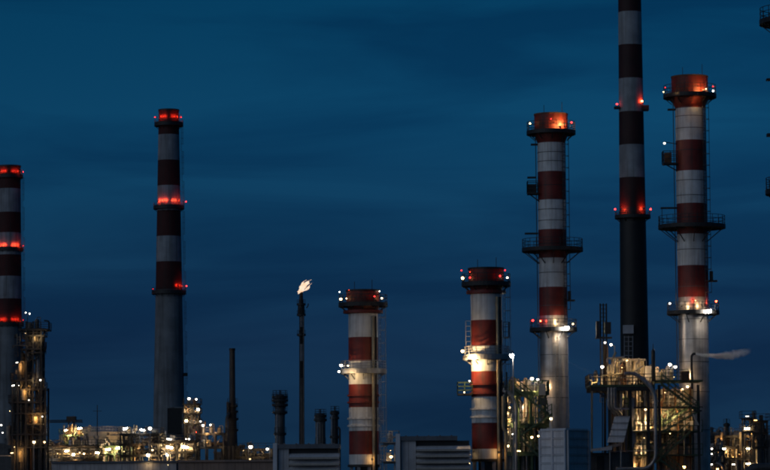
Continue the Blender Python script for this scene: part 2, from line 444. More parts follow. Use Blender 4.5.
# lamps of the low platform
lamp(T, T.q(709.3, 311, -3.0), 0.36, 'c', 110)
lamp(T, T.q(681.5, 306.5, -2.35), 0.10, 'w', 170, 'shield', 'platform_light'); lamp(T, T.q(702, 305, -2.45), 0.10, 'w', 170, 'shield', 'platform_light')
lamp(T, T.q(684, 375, -2.5), .14, 'w', 170, 'shield'); lamp(T, T.q(703, 388, -2.6), .07, 'w', 80, 'shield'); lamp(T, T.q(669.8, 303.5, -.6), 0.16, 'c', 30, 'base', 'platform_light'); lamp(T, T.q(716.2, 301.5, -.3), 0.15, 'r', 60, 'base', 'warning_light')
lamp(T, T.q(692.6, 300, -2.1), 0.11, 'r', 200, 'shield', 'warning_light'); lamp(T, T.q(695.5, 300.5, -2.15), 0.05, 'w', 60, 'base', 'warning_light')

# ---- its twin (left of the black stack)
T, r, cr = tall_chimney('tall red and white banded steel chimney behind the pale ribbed metal enclosure', 552.8, 280, 335, 14.0, 16.8,
    (114.5, 134), [(134, 143.5, 'R'), (143.5, 172.2, 'W'), (172.2, 200.5, 'R'), (200.5, 230, 'W'), (230, 258.5, 'R'), (258.5, 287.5, 'W'), (287.5, 316, 'R'), (316, None, 'S')],
    (133, 24.5), (250, 30.5), (330, 23.5), [(153, DULL), (162, DULL), (186, DARK), (210, DULL), (221, DULL), (244, DARK), (273, DULL), (306, DULL), (355, DULL), (377, DULL), (398, DULL)], None, 'tall banded chimneys')
C550 = T; s = T.s
ladder(T, -0.72, r + 0.22, T.z(330), T.z(134), DARK)
ladder(T, -1.40, r + 0.25, T.z(450), T.z(332), GALV, 0.5, True, 0.35)
T.pipe([T.q(569.0, 470, -0.2), T.q(566.5, 305, -0.2)], 0.12, GALV, 'vent_pipe')
T.pipe([T.q(539.0, 400, -0.8), T.q(535.5, 136, -0.8)], 0.05, DARK, 'cable_conduit')
b = T.q(527.5, 193, -0.7); c2 = T.q(538, 193, -0.7)
d = T.part('side_platform', MB().box(b.x, c2.x, -1.2, 0.5, b.z - 0.15, b.z), DARK)
T.part('railing', rail_line([(c2.x, -1.2, b.z), (b.x, -1.2, b.z), (b.x, 0.5, b.z), (c2.x, 0.5, b.z)], 1.3, 0.05, 0.7, 3), DARK, d)
T.part('bracket', MB().tube((c2.x + 0.2, -0.6, b.z - 1.0), (b.x + 0.2, -0.6, b.z - 0.1), 0.07, 5), DARK, d)
T.rect('valve_box', 528, 184, 536, 193, -0.5, 0.7, DARK); T.rect('ledge', 527.5, 176.5, 536, 178, -0.5, 0.7, DARK)
T.rect('ledge', 525, 232.5, 538, 234, -0.5, 0.8, DARK); T.rect('ledge', 531, 143.5, 538, 145, -0.4, 0.7, DARK)
T.rect('rest_platform', 565, 299.5, 575, 301, -0.5, 0.9, DARK); T.rect('ladder_box', 568, 291, 571, 300, -0.3, 0.5, DARK)
for (px, py, rr, k, st, dy) in ((530, 123.5, .14, 'w', 40, -.9), (551, 119, .07, 'p', 40, -2.0), (564, 124, .17, 's', 80, -1.9), (565, 129.5, .12, 'w', 40, -1.7), (571.5, 122.5, .12, 'p', 30, -.8), (560, 127, .15, 's', 90, -2.45)):
    lamp(T, T.q(px, py, dy), rr, k, st * (2.2 if k == 's' else 1), 'screen' if k == 's' else 'base', 'platform_light')
lamp(T, T.q(566.7, 328, -2.9), 0.38, 'c', 95)
lamp(T, T.q(532.6, 320.5, -.4), 0.2, 'p', 30, 'base', 'warning_light'); lamp(T, T.q(540.5, 321, -1.6), 0.12, 'r', 60, 'base', 'warning_light')
lamp(T, T.q(543.5, 386, -2.3), .14, 'w', 150, 'shield'); lamp(T, T.q(557, 338, -2.6), .09, 'w', 120, 'shield'); lamp(T, T.q(557, 322, -2.3), 0.12, 'w', 130, 'shield', 'platform_light'); lamp(T, T.q(573, 324, -.3), 0.14, 'w', 30, 'base', 'platform_light')  # low shielded lamps added for the warm glow on the shell

# ---- chimney cut by the right edge of the picture
T, r, cr = tall_chimney('tall banded chimney of which only dark railed platforms jut into view', 800, 150, 255, 19.0, 22.5,
    (-10, 18), [(18, 45, 'R'), (45, 95, 'W'), (95, 140, 'R'), (140, 175, 'W'), (175, 215, 'R'), (215, 260, 'W'), (260, 300, 'R'), (300, None, 'S')],
    (22, 38), (192, 35), (330, 29), [(80, WHITE), (330, STEEL)], None, 'tall banded chimneys')
T.rect('ledge', 767, 78, 788, 80, -0.5, 0.8, DARK); T.rect('ledge', 767.5, 133, 788, 136, -0.5, 0.8, DARK)
ladder(T, -PI + 0.5, r + 0.25, T.z(330), T.z(24), DARK)

# ---- two short gas turbine chimneys
def short_chimney(label, px, pyref, Y, half, cap, k, side):
    T = Thing('banded_chimney', label, 'chimney', px, pyref, Y, 'short banded chimneys'); s = T.s; r = half * s
    y = cap
    rows = [(y['under'], y['w1'], 'R'), (y['w1'], y['r1'], 'W'), (y['r1'], y['w2'], 'R'), (y['w2'], y['r2'], 'W'), (y['r2'], y['w3'], 'R'), (y['w3'], y['r3'], 'W'), (y['r3'], y['w4'], 'R'), (y['w4'], y['leg'], 'W')]
    bands(T, rows, lambda z: r)
    cr = r * 1.12; zt = T.z(y['top']); zu = T.z(y['under'])
    T.part('cap', MB().lathe([(r, zu - 0.4), (cr, zu + 0.2), (cr, zt), (cr - 0.12, zt), (cr - 0.14, zu)], 48, caps=False), RED, smooth=True)
    T.part('rim', MB().ring(cr - 0.14, cr + 0.06, zt - 0.12, zt + 0.05), BLACK)
    platform(T, y['deck'], 24.5, cr, brackets=10, h=1.0)
    b = T.z(y['w1']) + 0.12
    T.part('collar', MB().ring(r, 20 * s, b - 0.05, b + 0.22), RED)
    z2, ro2, d2 = platform(T, y['deck2'], 23.0, r, brackets=10, mat=GALV, railmat=GALV, h=1.05, thick=0.2, rails=4)
    for py in y['rings']: T.part('stiffener_ring', MB().ring(r - 0.02, r + 0.16, T.z(py) - 0.09, T.z(py) + 0.09), RED if y['r2'] < py < y['w3'] else WHITE)
    # support legs and skirt
    zl = T.z(y['leg'])
    T.part('base_ring', MB().ring(r * 0.7, r + 0.15, zl - 0.25, zl), DARK)
    for j in range(8):
        a = 2 * PI * (j + 0.5) / 8; c, q = math.cos(a) * r * 0.92, math.sin(a) * r * 0.92
        T.part('leg', MB().box(c - 0.17, c + 0.17, q - 0.17, q + 0.17, 0, zl - 0.25), GALV)
    T.part('flue', MB().lathe([(r * 0.6, 0.5), (r * 0.6, zl)], 32), DULL, smooth=True)
    # insulated pipe, conduit and ladder on the front right
    a = -PI / 2 + 0.62; R = r + 0.22; c, q = math.cos(a) * R, math.sin(a) * R
    T.part('drain_pipe', MB().tube((c, q, 0.5), (c, q, T.z(y['w1']) - 0.3), 0.15, 10), INSUL, smooth=True)
    a = -PI / 2 + 0.86; R = r + 0.16; c, q = math.cos(a) * R, math.sin(a) * R
    T.part('cable_conduit', MB().tube((c, q, 0.5), (c, q, T.z(y['w1']) - 0.3), 0.09, 8), BLACK)
    ladder(T, -0.35, r + 0.3, 1.0, T.z(y['deck']), GALV)
    for x, h in ((-0.5, 8), (0.55, 10)):
        p = Vector((x * cr, -cr * 0.8, zt)); T.part('lightning_rod', MB().tube(p - Vector((0, 0, 1.2)), p + Vector((0, 0, h * s)), 0.03, 5), DARK)
    return T, r, cr
T, r, cr = short_chimney('short red and white banded chimney beside the tall lamp post and green stairs', 487.0, 370, 290, 15.8,
    dict(top=268.5, under=286, deck=284.5, w1=294.5, r1=320.5, w2=346.5, r2=371.5, w3=397, r3=423, w4=449, leg=459, deck2=357.5, rings=[384.5, 393.5, 409, 417]), None, None)
C487 = T
for (px, py, rr, k, st, dy) in ((462.6, 278.2, .2, 'w', 45, -.7), (461.5, 270.5, .1, 'p', 25, -.6), (470, 277.6, .13, 'p', 30, -1.9), (470, 272, .07, 'r', 25, -1.9), (500, 276, .13, 'p', 40, -1.9), (507.3, 277.6, .15, 'c', 40, -.9), (505, 270.3, .1, 'p', 25, -.9)):
    lamp(T, T.q(px, py, dy), rr, k, st * .22, 'base', 'platform_light')
lamp(T, T.q(462.6, 351, -1.3), 0.24, 'w', 130); lamp(T, T.q(465, 358.5, -2.2), 0.24, 'w', 260, 'shield'); lamp(T, T.q(469, 361, -2.6), 0.17, 'w', 240, 'shield')
# ladder cage on the left and small side platforms
T.part('ladder_rail', rail_line([T.q(466, 352, -0.6), T.q(466, 321, -0.6)][:1] + [T.q(471, 352, -0.6)], T.s * 31, 0.035, 0.4, 6), GALV)
b = T.q(457.5, 394, 0); c2 = T.q(472, 394, 0)
d = T.part('side_platform', MB().box(b.x, c2.x, -1.3, 0.8, b.z - 0.15, b.z), DARK)
T.part('railing', rail_line([(c2.x, -1.3, b.z), (b.x, -1.3, b.z), (b.x, 0.8, b.z), (c2.x, 0.8, b.z)], 1.1, 0.04, 0.7, 3), GREEN, d)
lamp(T, T.q(464.5, 392.2, -1.2), 0.12, 'w', 25); lamp(T, T.q(469.5, 381, -0.8), 0.1, 'c', 15)
b = T.q(503, 337, 0); c2 = T.q(509, 337, 0)
d = T.part('side_platform', MB().box(b.x, c2.x, -0.9, 0.6, b.z - 0.12, b.z), DARK)
T.part('railing', rail_line([(b.x, -0.9, b.z), (c2.x, -0.9, b.z), (c2.x, 0.6, b.z)], 1.4, 0.04, 0.7, 3), DARK, d)
lamp(T, T.q(499, 452.5, -2.0), 0.15, 's', 20, 'shield'); lamp(T, T.q(470.5, 455, -1.0), .1, 'w', 20); lamp(T, T.q(469.5, 463, -1.0), .09, 'w', 20)
T.pipe([T.q(503, 396, -1.4), T.q(503, 428, -1.4), T.q(506, 432, -1.4), T.q(506, 470, -1.4)], 0.16, INSUL)
T.pipe([T.q(506.5, 372, -0.8), T.q(506.5, 470, -0.8)], 0.10, DULL)

T, r, cr = short_chimney('short red and white banded chimney standing between the two louvred filter houses', 363.6, 390, 305, 14.9,
    dict(top=290.5, under=307, deck=305, w1=314, r1=337.5, w2=361.5, r2=384.5, w3=407.5, r3=431, w4=454.5, leg=464.5, deck2=371.5, rings=[395.5, 402.5, 418.5, 426]), None, None)
C365 = T
for (px, py, rr, k, st, dy) in ((340.8, 299, .21, 'w', 45, -.7), (339.5, 292, .1, 'c', 25, -.6), (346.5, 298.5, .1, 'w', 30, -1.9), (379.5, 291.3, .1, 'c', 25, -.9), (374.5, 296.5, .12, 'p', 40, -1.9), (381.8, 298.2, .13, 'w', 40, -.9), (349, 290, .05, 'r', 25, -1.9)):
    lamp(T, T.q(px, py, dy), rr, k, st * .22, 'base', 'platform_light')
lamp(T, T.q(341, 365.3, -1.0), 0.22, 'c', 45); lamp(T, T.q(348, 365.6, -2.0), 0.12, 'w', 30); lamp(T, T.q(339, 371.5, -1.4), 0.16, 'c', 60)
lamp(T, T.q(345, 375, -2.8), 0.15, 'w', 190, 'shield')
lamp(T, T.q(372.5, 459.5, -1.9), 0.14, 's', 20, 'shield')
T.part('cage_frame', rail_line([T.q(378, 425, -0.5), T.q(383, 425, -0.5)], T.s * 14, 0.04, 0.3, 6), GALV)

# ---- tall stack, banded above and black below
T = Thing('tall_stack', 'tall slender stack banded red and white above and plain black below', 'chimney', 633, 240, 372); s = T.s
def rad630(z, T=T):
    z0, z1 = T.z(330), T.z(20); return (13.9 + (11.7 - 13.9) * (z - z0) / (z1 - z0)) * T.s
bands(T, [(-70, -54.5, 'r'), (-54.5, -21, 'w'), (-21, 12.5, 'r'), (12.5, 45.5, 'w'), (45.5, 79, 'r'), (79, 112.3, 'w'), (112.3, 145.3, 'r'), (145.3, 178, 'w'), (178, 208, 'r'), (208, None, 'K')], rad630)
z, ro, d = platform(T, 217, 17.8, rad630(T.z(217)), brackets=10, h=0.6)
lamp(T, T.q(615, 209.3, -.5), .16, 'p', 30, 'base', 'warning_light'); lamp(T, T.q(650.6, 209.3, -.5), .16, 'p', 30, 'base', 'warning_light')
lamp(T, T.q(620.6, 209.5, -1.35), .13, 'r', 420, 'screen', 'warning_light'); lamp(T, T.q(643.6, 208.5, -1.45), .13, 'r', 420, 'screen', 'warning_light')
d = T.rect('side_platform', 641.5, 105, 649, 110, -1.0, 1.4, DARK)
lamp(T, T.q(642, 101.2, -1.2), .2, 'r', 90, 'base', 'warning_light'); lamp(T, T.q(617, 104.2, -.6), .18, 'p', 20, 'base', 'warning_light')
T.rect('ledge', 614.5, 106.2, 620, 108.5, -0.9, 0.9, DARK)
ladder(T, PI / 2, rad630(T.z(280)) + 0.3, T.z(400), T.z(219), BLACK)
for py in (45, 79): flange(T, py + 0.2, rad630(T.z(py)), 0.06, 0.03, MIDWHITE)
# duct stub and lattice on its front
T.rect('duct_box', 623.5, 325, 633.5, 333.5, -2.3, 0.9, GREYP)
for k in range(3):
    p = T.q(624.3 + 4.2 * k, 336, -2.0); e = T.q(624.3 + 4.2 * k, 362, -2.0)
    T.part('lattice_post', MB().tube(e, p, 0.07, 4), GALV)
for k in range(6):
    T.part('lattice_rung', MB().tube(T.q(624.3, 337 + 4.6 * k, -2.0), T.q(632.7, 337 + 4.6 * k, -2.0), 0.05, 4), GALV)

# ================================================================== CONCRETE STACKS (far left)
def wall_glow_lamp(T, px, py, rad, st=330):  # screened red lamps added along the shell to widen the glow
    z = T.z(py); dx = T.q(px, py, -3).x; R_ = rad(z); lamp(T, (dx, -(math.sqrt(max(0.0, R_ * R_ - dx * dx)) + .24), z), .18, 'r', st, 'screen', 'warning_light')
def concrete_stack(label, px, pyref, Y, rows, rpx, plats, top):
    T = Thing('concrete_stack', label, 'chimney', px, pyref, Y, 'far concrete stacks')
    def rad(z):
        (ya, ra), (yb, rb) = rpx; za, zb = T.z(ya), T.z(yb); return (ra + (rb - ra) * (z - za) / (zb - za)) * T.s
    bands(T, rows, rad, 56)
    zt = T.z(top); T.part('rim', MB().ring(rad(zt) - 0.3, rad(zt) + 0.15, zt - 0.4, zt + 0.1), BLACK)
    for py, half in plats:
        rr = rad(T.z(py)); z, ro, d = platform(T, py, half, rr, brackets=14, h=1.3, thick=0.5)
        T.part('kick_plate', MB().ring(ro - 0.1, ro, z, z + 0.55), BLACK, d)
    ladder(T, -0.35, rad(T.z(top)) + 0.45, T.z(plats[0][0] + 1), T.z(top + 5), BLACK, 0.7)
    zz = [T.z(p) for p in range(int(top) + 12, 440, 30)]
    for i in range(len(zz) - 1):
        ladder(T, -0.3, rad((zz[i] + zz[i + 1]) / 2) + 0.8, zz[i + 1], zz[i], BLACK, 0.9)
    return T, rad
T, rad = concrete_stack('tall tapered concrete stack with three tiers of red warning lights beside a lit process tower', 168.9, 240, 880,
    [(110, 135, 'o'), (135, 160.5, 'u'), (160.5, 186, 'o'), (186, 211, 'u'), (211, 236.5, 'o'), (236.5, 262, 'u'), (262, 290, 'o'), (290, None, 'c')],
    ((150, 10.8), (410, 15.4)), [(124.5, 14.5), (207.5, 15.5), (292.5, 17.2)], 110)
for (px, py, dy) in ((156.6, 117.3, -2.5), (180.2, 117.3, -2.5), (157.8, 201.2, -2.6), (183.6, 201.5, -2.4), (184.6, 286, -2.4)):
    lamp(T, T.q(px, py, dy), .26, 'r', 90, 'screen', 'warning_light')
for (py, xs_) in ((117.2, (160.3, 162.6, 165, 172.6, 175, 177.4)), (201.2, (159, 161.5, 164, 166.2, 173.2, 176, 179)), (286, (177, 180, 182.4))):
    for px in xs_: wall_glow_lamp(T, px, py, rad, 190)
for (px, py) in ((155, 117.2), (181, 117.2), (186, 201.6), (186.5, 286), (153, 289)):
    lamp(T, T.q(px, py, -2.9), .26, 'p', 40, 'base', 'warning_light')
T.rect('duct_opening', 167.5, 408, 182, 433, -5.2, 2.0, BLACK)
b = T.q(166.3, 433.5, -5.3); e = T.q(183.2, 406.8, -5.3)
T.part('duct_frame', MB().box(b.x, b.x + .35, -5.4, -3.2, b.z, e.z).box(e.x - .35, e.x, -5.4, -3.2, b.z, e.z).box(b.x + .35, e.x - .35, -5.4, -3.2, e.z - .35, e.z), CONC)
p = T.q(187.5, 374, 0); T.part('rest_platform', MB().box(p.x - 2.2, p.x, -1.0, 1.0, p.z - 0.6, p.z + 0.3), BLACK)

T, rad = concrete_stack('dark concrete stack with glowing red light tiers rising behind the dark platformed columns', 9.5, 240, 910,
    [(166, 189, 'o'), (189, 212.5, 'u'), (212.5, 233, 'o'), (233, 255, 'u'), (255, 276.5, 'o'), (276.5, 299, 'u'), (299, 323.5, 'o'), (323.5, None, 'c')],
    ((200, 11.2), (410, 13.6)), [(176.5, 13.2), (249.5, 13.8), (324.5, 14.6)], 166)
for y in (171.8, 245.8, 320):
    for (px, dy) in ((-2.5, -2.6), (21.6, -2.6)): lamp(T, T.q(px, y, dy), .26, 'r', 90, 'screen', 'warning_light')
    for px in (.6, 2.8, 5.2, 13.2, 15.6, 18): wall_glow_lamp(T, px, y, rad, 190)
    lamp(T, T.q(23.2, y, -2.4), .2, 'p', 30, 'base', 'warning_light')

# ================================================================== FLARE
T = Thing('flare_stack', 'thin guyed flare stack with dark tip and a burning flame', 'flare stack', 301.5, 370, 700); s = T.s
def fl(y0, y1, h0, h1, mt, nm): T.part(nm, MB().lathe([(h1 * s, 0 if y1 is None else T.z(y1)), (h0 * s, T.z(y0))], 16), mt, smooth=True)
fl(292, 305, 1.7, 2.1, BLACK, 'flare_tip'); fl(305, 314, 3.3, 3.6, BLACK, 'seal_drum'); fl(314, 327, 1.7, 1.7, MIDWHITE, 'pale_section'); fl(327, 344, 2.0, 2.0, BLACK, 'dark_section')
fl(344, 361, 1.6, 1.7, MIDWHITE, 'pale_section'); fl(361, 378, 2.2, 2.3, BLACK, 'dark_section'); fl(378, 400, 2.1, 2.2, DULL, 'dark_section'); fl(400, None, 2.4, 3.4, DULL, 'riser')
for y in (304.5, 315, 335): platform(T, y, 4.4, 2.1 * s, brackets=4, h=1.1)
T.pipe([T.q(303.9, 470, -.8), T.q(303.6, 315, -.8)], 0.16, DULL, 'pilot_pipe')
T.pipe([T.q(299.6, 470, -.8), T.q(299.8, 308, -.8)], 0.12, BLACK, 'pilot_pipe')
T.part('lifting_davit', MB().bent([T.q(306.5, 308, 0), T.q(308.2, 305.5, 0), T.q(308.2, 303.5, 0)], 0.12, n=6), BLACK)
# the flame
def flame():
    rnd = random.Random(3); b = MB()
    base = T.q(300.6, 292.5, 0)
    # (tip pixel, belly px half-width, sideways bow)
    for (tx, ty, wd, bow, dy) in ((311.6, 279.6, 2.7, -1.2, 0), (309.0, 280.2, 2.6, -1.6, 0.5), (311.8, 283.2, 2.2, 0.6, -0.5), (306.0, 279.9, 2.4, -1.6, 0.2), (310.2, 286.0, 1.7, 1.0, 0.4), (307.0, 283, 3.6, -0.4, -0.6), (309.8, 281.2, 4.0, -0.8, -0.9), (306.5, 281.5, 3.8, -1.2, -0.9), (308.6, 282.6, 3.0, -0.3, -0.7)):
        tip = T.q(tx, ty, dy); pts = []
        k = 11; n = 10; o = len(b.v)
        for i in range(k):
            t = i / (k - 1); c = base.lerp(tip, t); c = c + Vector((bow * s * math.sin(PI * t), 0, -bow * 0.5 * s * math.sin(PI * t)))
            c = c + Vector((0.16 * math.sin(9 * t + tx), 0, 0.10 * math.sin(13 * t + ty)))
            w = 1.3 * wd * s * (math.sin(PI * min(1, t * 0.86 + 0.12)) ** 0.9) * (0.85 + 0.3 * math.sin(7 * t + tx * 3))
            w = max(w, 0.03)
            for j in range(n):
                a = 2 * PI * j / n; b.v.append((c.x + w * math.cos(a) * 0.85, c.y + w * math.sin(a) * 0.7, c.z + w * math.cos(a) * 0.55))
        for i in range(k - 1):
            for j in range(n): b.f.append((o + i * n + j, o + i * n + (j + 1) % n, o + (i + 1) * n + (j + 1) % n, o + (i + 1) * n + j))
    ma = bpy.data.materials.new('flame'); ma.use_nodes = True; t = ma.node_tree; n = t.nodes
    for x in list(n): n.remove(x)
    e = n.new('ShaderNodeEmission'); o_ = n.new('ShaderNodeOutputMaterial'); c = n.new('ShaderNodeTexCoord'); nn = n.new('ShaderNodeTexNoise'); rr = n.new('ShaderNodeValToRGB')
    nn.inputs['Scale'].default_value = 0.9; nn.inputs['Detail'].default_value = 3
    t.links.new(c.outputs['Object'], nn.inputs['Vector']); t.links.new(nn.outputs['Fac'], rr.inputs['Fac'])
    rr.color_ramp.elements[0].position = 0.35; rr.color_ramp.elements[0].color = (1.0, 0.60, 0.36, 1)
    rr.color_ramp.elements[1].position = 0.62; rr.color_ramp.elements[1].color = (1.0, 0.82, 0.64, 1)
    t.links.new(rr.outputs['Color'], e.inputs['Color']); e.inputs['Strength'].default_value = 1.1; t.links.new(e.outputs[0], o_.inputs['Surface'])
    me = b.mesh('flame', ma, True); o = link('flame', me, None, (T.X, T.Y, 0))
    o['label'] = 'pale pink flame blown to one side on top of the flare stack'; o['category'] = 'flame'
flame()

# ================================================================== GENERIC PLANT PIECES
def vessel(T, x, y, z0, z1, r, mat, bands_=0):
    h = r * 0.5; k = [(r * math.sin(a), z1 - h + h * (1 - 0) * math.cos(a)) for a in [PI / 2 * i / 5 for i in range(5, -1, -1)]]
    prof = [(r, z0)] + [(rr, z) for rr, z in k if rr > 0.001] + [(0.02, z1)]
    v = T.part('vessel', MB().lathe(prof, 22, (x, y)), mat, smooth=True)
    for i in range(bands_):
        zz = z0 + (z1 - z0) * (i + 0.5) / bands_
        b = MB().ring(r - 0.01, r + 0.07, zz - 0.06, zz + 0.06, n=22); b.v = [(a + x, c + y, d) for a, c, d in b.v]
        T.part('band', b, mat, v)
    T.part('nozzle', MB().bent([(x, y, z1 - 0.1), (x, y, z1 + r * 0.8), (x + r * 1.6, y, z1 + r * 0.8), (x + r * 1.6, y, z0)], max(0.07, r * 0.16), n=7), mat, v, smooth=True)
    return v
def drum(T, x0, x1, y, z, r, mat):
    d = T.part('drum', MB().lathe_x([(0.05, x0 - r * .5), (r * .7, x0 - r * .36), (r, x0), (r, x1), (r * .7, x1 + r * .36), (.05, x1 + r * .5)], y, z, 18), mat, smooth=True)
    for x in (x0 + (x1 - x0) * .2, x0 + (x1 - x0) * .8):
        T.part('saddle', MB().box(x - .15, x + .15, y - r * .8, y + r * .8, z - r * 1.35, z - r * .5), DARK, d)
    return d
RACKS = []
def frame(name, label, cat, px0, px1, levels, Y, depth, nx, mat=DARK, group=None, w=0.22, seed=0, deck=True, rail=True, brace=0.5, clutter=0.8, cmats=None, extra_top=0.0, pyref=None):
    T = Thing(name, label, cat, (px0 + px1) / 2, pyref or levels[0], Y, group); rnd = random.Random(seed)
    T.boost = 1.7 if Y > 450 else .8; T.px0, T.px1, T.py0, T.py1, T.depth = px0, px1, min(levels), max(levels), depth; RACKS.append(T)
    x0 = T.q(px0, levels[0]).x; x1 = T.q(px1, levels[0]).x; zs = [T.z(p) for p in levels]; zs.sort()
    xs = [x0 + (x1 - x0) * i / nx for i in range(nx + 1)]; d2 = depth / 2
    for x in xs:
        for y in (-d2, d2): T.part('column', MB().box(x - w / 2, x + w / 2, y - w / 2, y + w / 2, 0, zs[-1] + extra_top), mat)
    for z in zs:
        for y in (-d2, d2): T.part('beam', MB().box(x0 - w / 2 - .05, x1 + w / 2 + .05, y - w / 2 - .01, y + w / 2 + .01, z - w * 1.3, z), mat)
        for x in xs: T.part('beam', MB().box(x - w * .4, x + w * .4, -d2 + w / 2 + .02, d2 - w / 2 - .02, z - w * 1.2, z - .01), mat)
        if deck:
            dk = T.part('deck', MB().box(x0 - .5, x1 + .5, -d2 - .5, d2 + .5, z + .005, z + .07), mat)
            if rail: T.part('railing', rail_line([(x0 - .45, d2 + .45, z + .07), (x0 - .45, -d2 - .45, z + .07), (x1 + .45, -d2 - .45, z + .07), (x1 + .45, d2 + .45, z + .07)], 1.1, .035 + Y * 3e-5, 1.6), mat, dk)
    allz = [0.0] + zs
    for i in range(nx):
        for k in range(len(allz) - 1):
            if rnd.random() < brace:
                a, b = ((xs[i], allz[k]), (xs[i + 1], allz[k + 1])) if rnd.random() < .5 else ((xs[i + 1], allz[k]), (xs[i], allz[k + 1]))
                T.part('brace', MB().tube((a[0], -d2, a[1]), (b[0], -d2, b[1] - w), w * .35, 4), mat)
    cm = cmats or [STEEL, INSUL, GALV, DULL]
    zt = zs + [zs[-1] + (zs[-1] - zs[-2] if len(zs) > 1 else 4)]
    for k, z in enumerate(zs):
        hh = (zt[k + 1] - z) if k + 1 < len(zt) else 4
        hh = min(hh, 6)
        for i in range(nx):
            if rnd.random() > clutter: continue
            bx0, bx1 = xs[i], xs[i + 1]; bw = bx1 - bx0; u = rnd.random(); mt = rnd.choice(cm); yy = rnd.uniform(-d2 * .5, d2 * .6)
            if u < .3:
                rr = min(bw * .28, 1.1) * rnd.uniform(.6, 1); vessel(T, bx0 + bw * rnd.uniform(.35, .65), yy, z + .1, z + hh * rnd.uniform(.45, .8), rr, mt, 2)
            elif u < .5:
                rr = min(bw * .22, hh * .22, .9); drum(T, bx0 + bw * .2, bx1 - bw * .2, yy, z + rr * 1.6, rr, mt)
            elif u < .9:
                for q in range(rnd.randint(2, 4)):
                    xa = bx0 + bw * rnd.uniform(.1, .9); xb = bx0 + bw * rnd.uniform(.1, .9); zz = z + hh * rnd.uniform(.2, .7); ya = -d2 * rnd.uniform(.2, .95)
                    T.pipe([(xa, ya, z - hh * .5), (xa, ya, zz), (xb, ya, zz), (xb, ya, z + hh * rnd.uniform(.75, .95))], rnd.uniform(.09, .2), rnd.choice(cm), n=6)
            else:
                b = MB().box(bx0 + bw * .2, bx0 + bw * .7, yy - .6, yy + .6, z + .08, z + min(hh * .5, 2.2)); T.part('equipment_cabinet', b, mt)
    return T
def lamps(T, rows, form='hood', name='flood_light'):
    for i_, row in enumerate(rows):
        fm = form
        px, py, rr, k, st, dy = row[:6]
        rot = (0, row[6], 0) if len(row) > 6 else None
        st *= T.boost
        if rr / T.s < 1.5 and k in 'ws' and not rot:
            rr *= .5; st *= 3.5      # small lamps boosted to light the plant, most hidden behind shields
            if i_ % 4 != 1: fm = 'shield'
        lamp(T, T.q(px, py, dy), rr, k, st, 'bar' if len(row) > 6 else fm, name, rot)
def lamp_post(label, px, py, Y, rr, k, st, group=None, arm=0, form='hood'):
    T = Thing('lamp_post', label, 'lamp post', px, py, Y, group); z = T.z(py)
    T.part('pole', MB().tube((arm, 0.25, 0), (arm, 0.25, z + rr * 1.2), 0.11, 8, r2=0.06), GALV, smooth=True)
    if arm: T.part('arm', MB().tube((arm, .25, z + rr * 1.2), (0, 0, z + rr * 1.4), .05, 6), GALV)
    lamp(T, (0, 0, z), rr, k, st, form, 'lamp_head', (0, -0.25, 0) if form == 'bar' else None)
    T.part('base_plate', MB().box(arm - .3, arm + .3, -.05, .55, 0, .15), CONC)
    return T
def column_tower(label, px, py_top, Y, half, mat, plats, group=None, pipes=(), name='distillation_tower', lampsl=()):
    T = Thing(name, label, 'tower', px, py_top + 20, Y, group); r = half * T.s; zt = T.z(py_top)
    T.part('shell', MB().lathe([(r * 1.15, 0), (r * 1.15, 2.5), (r, 3.2), (r, zt - r * .5), (r * .86, zt - r * .22), (r * .5, zt - r * .06), (.05, zt)], 28), mat, smooth=True)
    for (py, hp) in plats: platform(T, py, hp, r, brackets=6, h=1.2)
    for (dx, y0, pr, mt) in pipes: T.pipe([T.q(px + dx, 470, -r * .9), T.q(px + dx, y0, -r * .9), T.q(px, y0 - 2, -r * .2)], pr, mt, 'riser_pipe')
    T.part('vent', MB().tube((0, 0, zt - .1), (0, 0, zt + 4 * T.s), .12, 6), DARK)
    lamps(T, lampsl)
    return T

def tangle(T, px0, px1, py0, py1, dy0, dy1, n, seed, mats=None, thick=1.0):
    rnd = random.Random(seed); mats = mats or [DULL, GALV, INSUL, DARK, STEEL]; k = T.s * thick
    for i in range(n):
        px = rnd.uniform(px0, px1); dy = rnd.uniform(dy0, dy1); y = rnd.uniform(py0, py1); u = rnd.random(); mt = rnd.choice(mats); r_ = rnd.uniform(.35, .95) * k
        if u < .40:
            px2 = min(px1, max(px0, px + rnd.uniform(-9, 9))); y2 = max(py0, y - rnd.uniform(3, 12))
            T.pipe([T.q(px, 472, dy), T.q(px, y, dy), T.q(px2, y, dy), T.q(px2, y2, dy)], r_, mt, n=6)
        elif u < .62:
            px2 = min(px1, px + rnd.uniform(6, 18)); T.pipe([T.q(px, y + 3, dy), T.q(px, y, dy), T.q(px2, y, dy), T.q(px2, y + rnd.uniform(2, 6), dy)], r_ * .8, mt, n=6)
        elif u < .75:
            a = T.q(px, y, dy); q = rnd.uniform(.9, 1.4) * k
            T.part('valve', MB().lathe([(.35 * q, a.z - 1.5 * q), (q, a.z - .9 * q), (.4 * q, a.z), (q, a.z + .9 * q), (.3 * q, a.z + 1.6 * q)], 8, (a.x, a.y)), mt, smooth=True)
        elif u < .86:
            w_ = rnd.uniform(1.2, 3.2); h_ = rnd.uniform(1.5, 4); T.rect('instrument_box', px, y, px + w_, y + h_, dy, .5, mt)
        else:
            a = T.q(px, min(472, y + rnd.uniform(10, 20)), dy); b = T.q(px, y, dy); L_ = MB()
            for sx in (-.28, .28): L_.tube((a.x + sx, dy, a.z), (a.x + sx, dy, b.z), .04 + T.Y * 4e-5, 4)
            for j in range(max(2, int((b.z - a.z) / .5))): z = a.z + .5 * j; L_.tube((a.x - .28, dy, z), (a.x + .28, dy, z), .025 + T.Y * 3e-5, 4)
            T.part('ladder', L_, mt)
